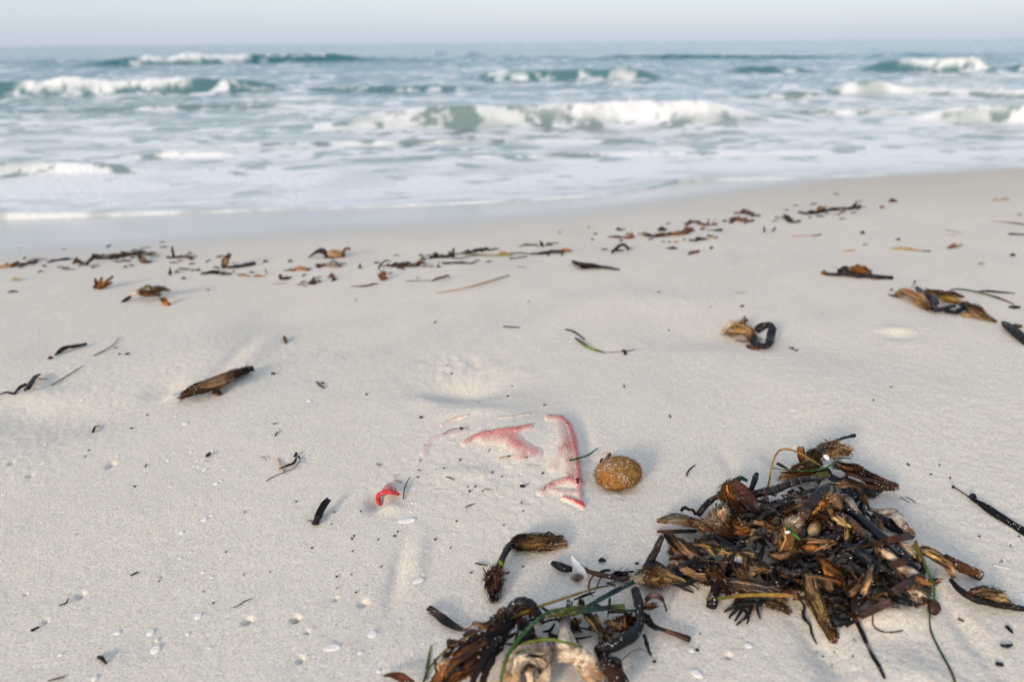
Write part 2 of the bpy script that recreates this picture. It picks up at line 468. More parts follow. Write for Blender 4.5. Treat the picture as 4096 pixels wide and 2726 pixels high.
foam_w = np.zeros_like(XS); face = np.zeros_like(XS); lip = np.zeros_like(XS); back = np.zeros_like(XS)
for wv in WAVES:
    x0, x1 = wv['x']
    xl, yl = sea_hit(max(x0, -400), wv['base'][0]); xr, yr = sea_hit(min(x1, 2700), wv['base'][1])
    cz = np.array(wv['crest'], float)
    yb = yl + (YS * 0 + XS - xl) / (xr - xl) * (yr - yl)
    yb = np.clip(yb, min(yl, yr), max(yl, yr))
    ymid = 0.5 * (yl + yr)
    # crest world x and height
    cx, cA = [], []
    for k, (px, py) in enumerate(cz):
        bb = np.interp(px, [x0, x1], wv['base'])
        bx, by = sea_hit(px, bb)
        approx = (bb - py) / 0.5752 / FPX * by
        yc_ = by + max(0.35 * approx, 0.04)
        u, v = src('d', px, py); d = ray(u, v); tq = yc_ / d[1]
        cx.append(d[0] * tq); cA.append(max(CAMZ + d[2] * tq - ZS, 0.0))
    A = np.interp(XS, cx, cA) * 0.86 * (0.72 + 0.5 * fbm(XS / max(max(cA), 0.02) * 0.35, XS * 0 + 2.2, 87, 3, 0.6))
    edge0 = abs(cx[-1] - cx[0]) * 0.24
    A = A * sst(cx[0] - edge0, cx[0] + edge0, XS) * (1 - sst(cx[-1] - edge0, cx[-1] + edge0, XS))
    Am = max(max(cA), 0.02)
    yc = yb + 1.0 * Am + 0.25 * Am * (fbm(XS / Am * 0.25, XS * 0, 83, 2) - 0.5)
    q = YS - yc
    prof = np.where(q < 0, np.exp(-(np.abs(q) / (0.80 * Am)) ** 2.0), np.exp(-(np.abs(q) / (1.9 * Am)) ** 2))
    hgt = A * prof
    live = A > 0.12 * Am
    fmask = np.zeros_like(XS)
    fx = lambda px: float(np.interp(px, cz[:, 0], cx))
    for a, b, s in wv['foam']:
        ea = abs(fx(b) - fx(a)) * 0.06
        fmask = np.maximum(fmask, s * sst(fx(a) - ea, fx(a) + ea, XS) * (1 - sst(fx(b) - ea, fx(b) + ea, XS)))
    nz = 0.65 * fbm(XS / Am * 1.8, YS / Am * 1.8, 89, 4, 0.65) + 0.35 * fbm(XS / Am * 6, YS / Am * 6, 95, 3, 0.6)
    nlow = fbm(XS / Am * 0.55, XS * 0 + 4.4, 91, 3, 0.6)
    roll = fmask * np.exp(-(np.abs(q + (0.15 + 0.5 * (nlow - 0.2)) * Am) / ((0.25 + 0.75 * nlow) * Am)) ** 3)
    Zsea = Zsea + hgt * (1 + roll * 0.35 * (nz - 0.5)) + roll * A * 0.55 * (nz - 0.42)
    foam_w = np.maximum(foam_w, roll * sst(0.42, 0.60, nz + 0.16 * prof))
    # foam left behind on the back of a breaker
    back = np.maximum(back, fmask * sst(0, 0.4 * Am, q) * (1 - sst(1.0 * Am, 5 * Am, q)) * 0.55)
    for a, b in wv['lip']:
        ea = abs(fx(b) - fx(a)) * 0.12
        lm = sst(fx(a) - ea, fx(a) + ea, XS) * (1 - sst(fx(b) - ea, fx(b) + ea, XS))
        lip = np.maximum(lip, lm * np.exp(-((q + 0.12 * Am) / (0.30 * Am)) ** 2) * sst(0.38, 0.58, nz))
    face = np.maximum(face, np.where(q < 0.25 * Am, prof, prof * 0.5) * np.clip(A / max(Am, 1e-6), 0, 1) * (1 - fmask))
# drifting foam: dense by the shore, thinner outside
cover = 0.97 - 0.27 * sst(0.5, 1.6, e) - 0.19 * sst(1.8, 4.0, e) - 0.20 * sst(4, 9, e) - 0.14 * sst(9, 22, e) - 0.10 * sst(22, 50, e)
wx = XS + 0.35 * (fbm(XS * 1.3, YS * 1.3, 97, 3) - 0.5); wyy = YS + 0.35 * (fbm(XS * 1.3 + 9, YS * 1.3, 101, 3) - 0.5)
sc1 = 1.0 / (0.55 + 0.05 * YS)
fn = 0.55 * fbm(wx * 1.3 * sc1, wyy * 3.0 * sc1, 103, 5, 0.62) + 0.45 * (1 - 1.6 * np.abs(2 * fbm(wx * 2.4 * sc1, wyy * 4.4 * sc1, 107, 5, 0.58) - 1))
order = np.argsort(np.argsort(fn.ravel())).reshape(fn.shape) / fn.size
cover = np.clip(cover - 0.42 * face + back, 0.02, 1.2)
foam = sst(-0.09, 0.11, order + 0.10 * (fbm(XS * 9, YS * 12, 117, 3, 0.6) - 0.5) - (1 - cover)) * np.clip(0.35 + 0.65 * sst(0.2, 0.7, fbm(XS * 2.5, YS * 4, 109, 4)) + 0.35 * (1 - sst(0.5, 1.6, e)), 0, 1)
foam = foam * (1 - 0.6 * sst(14, 40, YS))
foam = np.maximum(foam, np.maximum(foam_w, lip))
foam = np.maximum(foam, np.exp(-((e - 0.02) / 0.02) ** 2) * (0.05 + 0.45 * sst(0.35, 0.65, fbm(XS * 3.2 + 50, YS * 0.5, 113, 3))))
foam = foam * (1 - (1 - sst(0.10, 0.55, e)) * 0.55 * (1 - sst(0.36, 0.60, fbm(XS * 4, YS * 10, 121, 4, 0.6))))
foam = np.clip(foam * (0.85 + 0.15 * sst(0.02, 0.30, e)), 0, 1)
film = gz + 0.002 + 0.004 * (1 - np.exp(-np.clip(e, 0, 9) / 0.02)) + 0.001 * np.exp(-((e - 0.02) / 0.02) ** 2) + 0.006 * foam * sst(0.05, 0.3, e)
k = 0.02
hmax = np.logaddexp(Zsea / k, film / k) * k
Zs = np.where(e > 0, hmax, gz - 0.03 * np.clip(-e / 0.05, 0, 1) - 0.002)
depth = np.clip(e, 0, 200)
deep = 0.15 * sst(0.8, 2.5, depth) + 0.55 * sst(3.5, 8, depth) + 0.30 * sst(8, 18, depth)
sea = grid_obj("sea", XS, YS, Zs, M_SEA, {"foam": foam, "deep": np.clip(deep, 0, 1)})
tag(sea, "turquoise sea with breaking waves and white foam running onto the sand", "sea", kind="structure")

# ------------------------------------------------------------------ placing
def P(c, x, y, h=0.0):
    """point h millimetres above the sand, seen at that place of the photograph"""
    us, vs = src(c, x, y)
    dz = 0.0
    for _ in range(3):                # plain slope first, then the small relief on top of it
        p = hit_base(us, vs, h / 1000.0 + dz)
        dz = h1(p[0], p[1]) - base_s(p[0], p[1])
    return hit_base(us, vs, h / 1000.0 + dz)

def base_s(x, y):
    s = y * math.cos(SA) - x * math.sin(SA)
    t = min(max(s - 0.4, 0), 2.7)
    z = -0.02 * min(max(s, -3), 0.4)
    if s > 0.4: z -= 0.02 * t + 0.5 * (0.11 / 2.7) * t * t
    return z - min(max(s - 3.1, 0), 60) * 0.13 + 0.008

def hit_base(us, vs, lift):
    d = ray(us, vs); z = 0.0
    for _ in range(26):
        t = (CAMZ - z - lift) / -d[2]
        z = 0.5 * z + 0.5 * base_s(d[0] * t, d[1] * t)
    t = (CAMZ - z - lift) / -d[2]
    return np.array([d[0] * t, d[1] * t, CAMZ + d[2] * t])

_rx = np.arange(-3.0, 3.0, 0.005); _ry = np.arange(0.2, 4.4, 0.005)
_RX, _RY = np.meshgrid(_rx, _ry, indexing='xy')
RELIEF = height(_RX, _RY) - base_h(_RX, _RY)
def h1(x, y):
    fx_ = min(max((x + 3.0) / 0.005, 0), len(_rx) - 2.001); fy_ = min(max((y - 0.2) / 0.005, 0), len(_ry) - 2.001)
    i, j = int(fx_), int(fy_); fx_ -= i; fy_ -= j
    return base_s(x, y) + float((RELIEF[j, i] * (1 - fx_) + RELIEF[j, i + 1] * fx_) * (1 - fy_) + (RELIEF[j + 1, i] * (1 - fx_) + RELIEF[j + 1, i + 1] * fx_) * fy_)
def hv(x, y):
    i = np.clip(((x + 3.0) / 0.005).astype(int), 0, len(_rx) - 1); j = np.clip(((y - 0.2) / 0.005).astype(int), 0, len(_ry) - 1)
    return base_h(x, y) + RELIEF[j, i]

def depth_of(p):
    return float(np.dot(p - np.array([0, 0, CAMZ]), fw))

def at_depth(c, x, y, dep):
    d = ray(*src(c, x, y))
    return np.array([0, 0, CAMZ]) + d * dep

def scale_of(c, p):
    return depth_of(p) / FPX / CROPS[c][2]       # metres per crop pixel there

def place(c, pts, stand=False):
    """pts (x, y, h mm): on the sand; stand=True: the whole piece stands over its first point"""
    if not stand:
        return np.array([P(c, *p) for p in pts])
    b = P(c, *pts[0]); dep = depth_of(b)
    out = [b]
    for p in pts[1:]:
        q = at_depth(c, p[0], p[1], dep)
        q[2] = max(q[2], h1(q[0], q[1]) + 0.001)
        out.append(q)
    return np.array(out)

def spline(Pt, n):
    Pt = np.asarray(Pt, float)
    if len(Pt) == 2:
        t = np.linspace(0, 1, n)[:, None]; return Pt[0] * (1 - t) + Pt[1] * t
    ext = np.vstack([2 * Pt[0] - Pt[1], Pt, 2 * Pt[-1] - Pt[-2]])
    seg = np.linalg.norm(np.diff(Pt, axis=0), axis=1) + 1e-9
    cum = np.concatenate([[0], np.cumsum(seg)]) / seg.sum()
    out = []
    for t in np.linspace(0, 1, n):
        i = min(np.searchsorted(cum, t, 'right') - 1, len(Pt) - 2); i = max(i, 0)
        f = (t - cum[i]) / (cum[i + 1] - cum[i])
        a, b, c_, d = ext[i], ext[i + 1], ext[i + 2], ext[i + 3]
        out.append(0.5 * ((2 * b) + (-a + c_) * f + (2 * a - 5 * b + 4 * c_ - d) * f * f + (-a + 3 * b - 3 * c_ + d) * f ** 3))
    return np.array(out)

def frames(C):
    T = np.gradient(C, axis=0); T /= np.linalg.norm(T, axis=1)[:, None] + 1e-12
    ref = np.array([0, 0, 1.0])
    S = np.cross(T, ref); bad = np.linalg.norm(S, axis=1) < 0.15
    S[bad] = np.cross(T[bad], np.array([0, -1.0, 0.3])); S /= np.linalg.norm(S, axis=1)[:, None] + 1e-12
    for i in range(1, len(S)):
        if np.dot(S[i], S[i - 1]) < 0: S[i] = -S[i]
    U = np.cross(S, T)
    return T, S, U

C_ = dict(black=(0.005, 0.005, 0.006), navy=(0.006, 0.009, 0.014), brown=(0.040, 0.017, 0.008), dark=(0.013, 0.007, 0.005), red=(0.060, 0.018, 0.009),
          tan=(0.36, 0.215, 0.11), rust=(0.17, 0.058, 0.016), orange=(0.36, 0.15, 0.035), ochre=(0.30, 0.165, 0.05), pale=(0.50, 0.42, 0.32), cream=(0.60, 0.50, 0.38),
          grey=(0.30, 0.255, 0.22), plum=(0.050, 0.028, 0.026), green=(0.035, 0.095, 0.018), olive=(0.085, 0.085, 0.012), teal=(0.018, 0.055, 0.040), lime=(0.16, 0.24, 0.03),
          yellow=(0.30, 0.19, 0.025), straw=(0.40, 0.28, 0.12), white=(0.80, 0.78, 0.75), char=(0.008, 0.0075, 0.009), umber=(0.085, 0.036, 0.013))
def colour(c): return np.array(C_[c] if isinstance(c, str) else c)
def gradient(cs, u):
    cs = np.array([colour(c) for c in (cs if isinstance(cs, (list,)) else [cs])])
    if len(cs) == 1: return np.repeat(cs, len(u), 0)
    x = np.clip(u, 0, 1) * (len(cs) - 1)
    return np.stack([np.interp(x, np.arange(len(cs)), cs[:, k]) for k in range(3)], 1)

SEED = [100]
def seed():
    SEED[0] += 1; return SEED[0]

def tube(C, R, cs, seg=10, rings=0.0, lump=0.12, flat=1.0, ringgap=0.004, twist=0.0, hollow=False):
    """lumpy stem along C with radii R"""
    n = len(C); T, S, U = frames(C); sd = seed()
    L = np.concatenate([[0], np.cumsum(np.linalg.norm(np.diff(C, axis=0), axis=1))])
    ang = np.linspace(0, 2 * math.pi, seg, endpoint=False)[None]
    rm = float(np.mean(R)); q = (L / max(rm, 1e-4))[:, None]; ca, sa = np.cos(ang), np.sin(ang)
    rr = R[:, None] * (1 + lump * 2 * (vn(ca * 1.3 + 5 + q * 0.45, sa * 1.3 + 7 + sd + q * 0.2, sd) - 0.5) + lump * 1.1 * (vn(ca * 3.1 + 5 + q * 1.5, sa * 3.1 + 7 - q * 0.9, sd + 3) - 0.5))
    ph = (L / ringgap) % 1.0
    if rings: rr = rr * (1 + rings * (ph - 0.5))[:, None]
    a2 = ang + (twist * L)[:, None]
    V = C[:, None] + (np.cos(a2) * rr)[..., None] * S[:, None] + (np.sin(a2) * rr * flat)[..., None] * U[:, None]
    K = np.repeat(gradient(cs, np.linspace(0, 1, n))[:, None], seg, 1)
    if rings:
        scar = np.array(C_['grey']) * (0.02 + 0.16 * vn(ca * 2 + 9, (L * 90)[:, None] + sa * 2, sd + 5))[..., None]
        K = np.where((ph > 0.72)[:, None, None], K * 0.6 + scar, K)
    K = K * (0.7 + 0.6 * vn(ca * 1.5 + 9 + 0 * q, (L * 160)[:, None] + sa, sd + 1))[..., None]
    V = V.reshape(-1, 3); K = K.reshape(-1, 3)
    F = []
    for i in range(n - 1):
        for j in range(seg):
            F.append((i * seg + j, i * seg + (j + 1) % seg, (i + 1) * seg + (j + 1) % seg, (i + 1) * seg + j))
    a = len(V); V = np.vstack([V, C[0] - T[0] * R[0] * 0.35, C[-1] + T[-1] * R[-1] * 0.35]); K = np.vstack([K, K[0], K[-1]])
    for j in range(seg):
        F.append((a, (j + 1) % seg, j)); F.append((a + 1, (n - 1) * seg + j, (n - 1) * seg + (j + 1) % seg))
    return V, F, K

def strands(C, R, cs, n, sw=0.00035, spread=1.0, fly=0.18, flat=0.75, tone=0.5, length=(0.35, 0.8), curl=0.15, over=0.06):
    """frayed fibres and torn strips lying along a core, gathered in uneven locks"""
    T, S, U = frames(C); nn = len(C); r = np.random.default_rng(seed()); sd = seed()
    V = []; F = []; K = []
    m = 7
    L = np.linalg.norm(np.diff(C, axis=0), axis=1).sum(); rm = float(np.mean(R))
    nl = max(9, n // 16)
    lock = []
    for _ in range(nl):
        q = r.random()
        tn = r.uniform(0.10, 0.32) if q < tone else (r.uniform(0.4, 0.9) if q < 0.5 + tone * 0.6 else r.uniform(1.0, 1.9))
        lock.append((r.uniform(0, 2 * math.pi), r.uniform(-0.12, 0.75), r.uniform(*length), r.normal(0, 0.5) * curl * 5, r.uniform(0.45, 1.12), tn, r.normal(0, 0.35), r.random() < 0.4))
    lk = np.array([[float(v) for v in q] for q in lock])[r.integers(nl, size=n)]
    th = lk[:, 0] + r.normal(0, 0.2, n); a0 = lk[:, 1] + r.normal(0, 0.06, n); ln = lk[:, 2] * r.uniform(0.6, 1.3, n)
    rad = lk[:, 4] * r.uniform(0.85, 1.12, n) * spread
    k = np.linspace(0, 1, m)[None]
    u = a0[:, None] + ln[:, None] * k
    rv = r.random(n) < 0.5; u[rv] = u[rv][:, ::-1]
    lim = (0.10 + over + 0.12 * r.random(n))[:, None]
    uc = np.clip(u, 0, 1); idx = uc * (nn - 1); i0 = np.minimum(idx.astype(int), nn - 2); fr = (idx - i0)[..., None]
    c = C[i0] * (1 - fr) + C[i0 + 1] * fr + T[i0] * (np.clip(u - uc, -lim, lim) * min(L, 5 * rm))[..., None]
    s_k = S[i0]; u_k = U[i0]; Rr = 0.55 * (R[i0] * (1 - fr[..., 0]) + R[i0 + 1] * fr[..., 0]) + 0.45 * rm
    f = np.where(r.random(n) < fly + 0.08, fly * r.uniform(0.8, 3.4, n), 0) + np.maximum(lk[:, 6], 0) * 0.8
    ths = th[:, None] + lk[:, 3][:, None] * k + r.normal(0, curl, (n, m)).cumsum(1) * 0.4
    rads = Rr * (rad[:, None] + f[:, None] * k ** 2 + r.normal(0, 0.07, (n, m)).cumsum(1) * 0.5)
    ct, st_ = np.cos(ths)[..., None], np.sin(ths)[..., None]
    c = c + s_k * ct * rads[..., None] + u_k * st_ * (rads * flat)[..., None]
    side = np.cross(T[i0], s_k * ct + u_k * st_)
    wd = sw * r.uniform(0.5, 1.5, n)[:, None] * (0.25 + 0.75 * np.sin(np.clip(k, 0.03, 0.97) * math.pi))
    wd = wd * np.where((lk[:, 7] > 0.5) & (r.random(n) < 0.35), r.uniform(2.0, 4.2, n), 1.0)[:, None]
    V = np.stack([c - side * wd[..., None], c + side * wd[..., None]], 2).reshape(-1, 3)
    cc = gradient(cs, uc.ravel()).reshape(n, m, 3) * (lk[:, 5] * r.uniform(0.75, 1.25, n))[:, None, None]
    K = np.clip(np.repeat(cc.reshape(-1, 3), 2, 0), 0.003, 0.9)
    b0 = (np.arange(n) * m * 2)[:, None] + 2 * np.arange(m - 1)[None]
    F = np.stack([b0, b0 + 1, b0 + 3, b0 + 2], -1).reshape(-1, 4).tolist()
    g = hv(V[:, 0], V[:, 1]) + 0.0006
    V[:, 2] = np.maximum(V[:, 2], g)
    return V, F, K

def ribbon(C, W, cs, thick=0.0006, face=0.6, twist=0.0, cup=0.15, edge=None):
    """flat leaf blade with real thickness, a slight trough along its middle"""
    n = len(C); T, S, U = frames(C)
    tocam = np.array([0, 0, CAMZ]) - C; tocam /= np.linalg.norm(tocam, axis=1)[:, None]
    nrm = U * (1 - face) + tocam * face
    side = np.cross(T, nrm); side /= np.linalg.norm(side, axis=1)[:, None] + 1e-12
    nrm = np.cross(side, T)
    L = np.concatenate([[0], np.cumsum(np.linalg.norm(np.diff(C, axis=0), axis=1))])
    tw = twist * L / max(L[-1], 1e-6)
    s2 = side * np.cos(tw)[:, None] + nrm * np.sin(tw)[:, None]; n2 = np.cross(s2, T)
    sd = seed()
    V = []; K = []; F = []
    for i in range(n):
        w_ = W[i] * (1 + 0.10 * (vn(L[i] * 130, sd, sd) - 0.5) * 2)
        off = np.array([-1, -0.5, 0, 0.5, 1]) * w_ * 0.5
        dip = -cup * w_ * np.array([-1, 0.4, 0.9, 0.4, -1]) * 0.5
        for sgn in (1, -1):
            V.append(C[i] + np.outer(off, s2[i]) + np.outer(dip + sgn * thick * 0.5, n2[i]))
        cc = gradient(cs, np.full(5, i / (n - 1))) * (0.8 + 0.4 * vn(np.arange(5) * 0.7, np.full(5, L[i] * 90), sd))[:, None]
        K.append(cc); K.append(cc * 0.9)
    for i in range(n - 1):
        a = i * 10; b = a + 10
        for j in range(4):
            F.append((a + j, a + j + 1, b + j + 1, b + j)); F.append((a + 5 + j + 1, a + 5 + j, b + 5 + j, b + 5 + j + 1))
        F.append((a, b, b + 5, a + 5)); F.append((a + 4, a + 9, b + 9, b + 4))
    e_ = (n - 1) * 10
    for j in range(4):
        F.append((j + 1, j, 5 + j, 6 + j)); F.append((e_ + j, e_ + j + 1, e_ + 6 + j, e_ + 5 + j))
    V = np.vstack(V)
    return V, F, np.vstack(K)

# ------------------------------------------------------------------ pieces of weed
def widths(c, Pt, w, n):
    """crop-pixel widths along the path -> metres"""
    w = np.asarray(w if isinstance(w, (list, tuple)) else [w, w], float)
    dep = np.array([scale_of(c, p) for p in Pt])
    u = np.linspace(0, 1, n)
    return np.interp(u, np.linspace(0, 1, len(w)), w) * np.interp(u, np.linspace(0, 1, len(Pt)), dep)

def seglen(C): return np.linalg.norm(np.diff(C, axis=0), axis=1).sum()

def S_(c, pts, w, cs, rings=0.0, lump=0.13, flat=1.0, stand=False, name='stem', mat=None, gap=0.004, lab=None):
    return dict(k='stem', c=c, pts=pts, w=w, cs=cs, rings=rings, lump=lump, flat=flat, stand=stand, name=name, mat=mat, gap=gap, lab=lab)
def T_(c, pts, w, cs, n=220, core='dark', stand=False, name='fibre_tuft', fly=0.18, sw=0.0004, coref=0.78, flat=0.75, length=(0.35, 0.8), tone=0.34, curl=0.15, lab=None, lump=0.25):
    return dict(k='tuft', c=c, pts=pts, w=w, cs=cs, n=n, core=core, stand=stand, name=name, fly=fly, sw=sw, coref=coref, flat=flat, length=length, tone=tone, curl=curl, lab=lab, lump=lump)
def B_(c, pts, w, cs, stand=False, name='blade', face=0.6, twist=0.0, cup=0.15, thick=0.0006, lab=None):
    return dict(k='blade', c=c, pts=pts, w=w, cs=cs, stand=stand, name=name, face=face, twist=twist, cup=cup, thick=thick, lab=lab)

def build_part(p, name, parent):
    Pt = place(p['c'], p['pts'], p['stand'])
    if p['k'] == 'stem':
        n = int(np.clip(seglen(Pt) / 0.0016, 8, 90)); C = spline(Pt, n)
        R = widths(p['c'], Pt, p['w'], n) * 0.5
        V, F, K = tube(C, R, p['cs'], 12, p['rings'], p['lump'], p['flat'], p['gap'])
        return [mesh_obj(name, V, F, p['mat'] or M_STEM, K, parent)]
    if p['k'] == 'blade':
        n = int(np.clip(seglen(Pt) / 0.003, 8, 70)); C = spline(Pt, n)
        W = widths(p['c'], Pt, p['w'], n)
        V, F, K = ribbon(C, W, p['cs'], p['thick'], p['face'], p['twist'], p['cup'])
        return [mesh_obj(name, V, F, M_BLADE, K, parent)]
    n = 32; C = spline(Pt, n); R = widths(p['c'], Pt, p['w'], n) * 0.5
    uq = np.linspace(0, 1, n); sdq = seed()
    R = R * (0.72 + 0.62 * vn(uq * 6 + 3, uq * 0 + sdq, sdq))
    ofs = R[:, None] * 0.22 * np.stack([vn(uq * 5, uq * 0 + k * 7 + sdq, sdq + k) - 0.5 for k in range(3)], 1)
    C = C + ofs
    V, F, K = tube(C, (0.6 * R + 0.4 * R.mean()) * p['coref'] * 0.82, [tuple(colour(p['core']) * 0.35 + 0.09 * gradient(p['cs'], np.array([u]))[0]) for u in (0, .5, 1)], 14, 0, p['lump'] + .25, p['flat'])
    core = mesh_obj(name, V, F, M_SOFT, K, parent)
    V, F, K = strands(C, R * 0.95, p['cs'], int(p['n'] * 1.5), p['sw'], 1.0, p['fly'], p['flat'], p['tone'], p['length'], p['curl'])
    o = mesh_obj('fibres', V, F, M_FIB, K, None)
    o["kind"] = "stuff"
    o.parent = core; o.location = o.location - core.location - (parent.location if parent is not None else Vector((0, 0, 0)))
    return [core]

ALL = []
def thing(name, label, cat, parts, group=None):
    if len(parts) == 1:
        o = build_part(parts[0], name, None)[0]
    else:
        b = place(parts[0]['c'], [parts[0]['pts'][0]])[0]
        o = bpy.data.objects.new(name, None); o.empty_display_size = 0.01
        o.location = (b[0], b[1], h1(b[0], b[1])); col.objects.link(o)
        for p in parts:
            k = build_part(p, p['name'], o)[0]
            if p['lab']: k["label"] = p['lab']
    tag(o, label, cat, group)
    ALL.append(o)
    return o

# ------------------------------------------------------------------ the half-buried red cloth
def mat_cloth():
    m, t, N, L, b = nodes("red_knit")
    tc = N.new("ShaderNodeTexCoord").outputs["Object"]
    ku = attr(t, "ku").outputs["Fac"]; kv = attr(t, "kv").outputs["Fac"]; sd_ = attr(t, "sand").outputs["Fac"]
    rib = math_node(t, 'SINE', math_node(t, 'MULTIPLY', ku, 2 * math.pi))
    row = math_node(t, 'SINE', math_node(t, 'ADD', math_node(t, 'MULTIPLY', kv, 2 * math.pi), math_node(t, 'MULTIPLY', rib, 1.5)))
    st_ = math_node(t, 'MULTIPLY', math_node(t, 'ADD', rib, row), 0.25)
    red = mix(t, math_node(t, 'ADD', st_, 0.5, True), (0.30, 0.008, 0.018), (0.62, 0.035, 0.050))
    c, g1, v = sand_colour(t, tc)
    vv = N.new("ShaderNodeTexVoronoi"); vv.inputs["Scale"].default_value = 2400; L.new(tc, vv.inputs["Vector"])
    sv = N.new("ShaderNodeSeparateColor"); L.new(vv.outputs["Color"], sv.inputs[0])
    bign = noise_node(t, 70, 3, 0.6, tc)
    thr = math_node(t, 'ADD', math_node(t, 'ADD', sd_, math_node(t, 'MULTIPLY', math_node(t, 'SUBTRACT', bign.outputs[0], 0.5), 0.6)), math_node(t, 'MULTIPLY', st_, -0.5))
    msk = math_node(t, 'LESS_THAN', sv.outputs[0], thr)
    L.new(mix(t, msk, red, c), b.inputs["Base Color"])
    b.inputs["Roughness"].default_value = 0.9; b.inputs["Specular IOR Level"].default_value = 0.2
    bp = N.new("ShaderNodeBump"); bp.inputs["Strength"].default_value = 0.35; bp.inputs["Distance"].default_value = 0.0012
    L.new(math_node(t, 'ADD', st_, math_node(t, 'MULTIPLY', msk, 0.3)), bp.inputs["Height"]); L.new(bp.outputs[0], b.inputs["Normal"])
    return m
M_CLOTH = mat_cloth()

RIDGES = [([(1440, 580), (1520, 585), (1590, 640), (1622, 750), (1640, 850), (1650, 950), (1658, 1060)], 38, 5.9),
          ([(1530, 640), (1570, 760), (1590, 900), (1605, 1010)], 80, 4.5),
          ([(1390, 1120), (1480, 1062), (1580, 1040), (1660, 1060)], 48, 5.5),
          ([(1480, 1110), (1580, 1120), (1650, 1130)], 50, 4.0),
          ([(1550, 1168), (1620, 1190), (1688, 1228)], 24, 6.2),
          ([(1655, 1060), (1680, 1220)], 36, 4.8),
          ([(830, 768), (900, 728), (1060, 692), (1200, 676), (1300, 645)], 30, 6.4),
          ([(980, 720), (1120, 730), (1230, 790), (1330, 835)], 90, 5.0),
          ([(1160, 690), (1210, 780), (1240, 860)], 85, 4.6),
          ([(530, 840), (580, 755), (700, 700), (830, 668)], 50, 3.7),
          ([(665, 635), (740, 592), (850, 562)], 20, 4.4),
          ([(1080, 582), (1180, 572), (1300, 552)], 18, 4.0),
          ([(1465, 940), (1500, 860), (1560, 780)], 60, 4.2),
          ([(620, 1105), (690, 1100)], 34, 3.0)]
cu = np.arange(500, 1741, 5.0); cv = np.arange(520, 1271, 5.0)
CU, CV = np.meshgrid(cu, cv, indexing='xy')
off = np.full(CU.shape, -2.4)
best = np.zeros(CU.shape)
for pts, sg, am in RIDGES:
    dmin = np.full(CU.shape, 1e9)
    for (xa, ya), (xb, yb_) in zip(pts[:-1], pts[1:]):
        dx, dy = xb - xa, yb_ - ya
        t_ = np.clip(((CU - xa) * dx + (CV - ya) * dy) / (dx * dx + dy * dy), 0, 1)
        dmin = np.minimum(dmin, np.hypot(CU - xa - t_ * dx, (CV - ya - t_ * dy) * 1.3))
    best = np.maximum(best, am * np.exp(-(dmin / sg) ** 2)) + 0.25 * np.minimum(best, am * np.exp(-(dmin / sg) ** 2))
off = off + best + 1.0 * (fbm(CU / 60, CV / 45, 211, 3) - 0.5)
gx = np.arange(500, 1751, 50.0); gy = np.arange(520, 1281, 40.0)
GP = np.array([[P('3', a, b) for a in gx] for b in gy])
def bil(A):
    fx_ = (CU - gx[0]) / 50; fy_ = (CV - gy[0]) / 40
    ix = np.clip(fx_.astype(int), 0, len(gx) - 2); iy = np.clip(fy_.astype(int), 0, len(gy) - 2); fx_ = fx_ - ix; fy_ = fy_ - iy
    return (A[iy, ix] * (1 - fx_) + A[iy, ix + 1] * fx_) * (1 - fy_) + (A[iy + 1, ix] * (1 - fx_) + A[iy + 1, ix + 1] * fx_) * fy_
WX, WY = bil(GP[..., 0]), bil(GP[..., 1])
WZ = height(WX, WY) + off / 1000.0
cover = np.clip(1.03 - 0.76 * sst(-0.2, 5.4, off), 0, 1.1)
cover[(CV > 1150) & (CU > 1540)] -= 0.45 * sst(2, 5, off[(CV > 1150) & (CU > 1540)])
cloth = bpy.data.objects.new("red_cloth", None); cloth.empty_display_size = 0.01
cb = P('3', 1200, 900); cloth.location = cb; col.objects.link(cloth)
tag(cloth, "red knitted cloth mostly buried in the sand, its folds dusted with grains", "cloth")
sheet = grid_obj("knitted_sheet", WX - cb[0], WY - cb[1], WZ - cb[2], M_CLOTH,
                 {"sand": cover, "ku": CU / 11.0, "kv": CV / 9.0})
sheet.parent = cloth
# the bright corner that curls out of the sand
hp = place('3', [(222, 1212, 1), (203, 1178, 4), (205, 1146, 8), (232, 1124, 11), (270, 1117, 12), (312, 1124, 9), (352, 1132, 4)])
Ch = spline(hp, 46); Rh = widths('3', hp, [22, 36, 40, 38, 36, 34, 26], 46) * 0.5
V, F, K = tube(Ch, Rh, 'red', 12, 0, 0.10, 0.8)
mesh_obj("rolled_corner", V, F, M_CLOTH, K, cloth, attrs={"sand": np.full(len(V), 0.06), "ku": np.concatenate([np.repeat(np.arange(46) / 1.6, 12), [0, 0]]), "kv": np.concatenate([np.tile(np.arange(12) / 4.0, 46), [0, 0]])})
gu = np.linspace(0, 1, 24); gv = np.linspace(0, 1, 18)
top = spline(place('3', [(232, 1105, 4), (262, 1060, 4), (300, 1045, 2), (330, 1075, 1), (345, 1120, 1)]), 24)
rim = spline(place('3', [(205, 1150, 9), (232, 1124, 12), (270, 1117, 13), (312, 1124, 10), (350, 1131, 4)]), 24)
SHT = top[None] * (1 - gv)[:, None, None] + rim[None] * gv[:, None, None]
SHT[..., 2] += 0.002 * np.sin(gv * math.pi)[:, None]
GU, GV = np.meshgrid(gu, gv)
o = grid_obj("corner_flap", SHT[..., 0] - cb[0], SHT[..., 1] - cb[1], SHT[..., 2] - cb[2], M_CLOTH, {"sand": 0.85 - 0.75 * GV, "ku": GU * 14, "kv": GV * 8})
o.parent = cloth

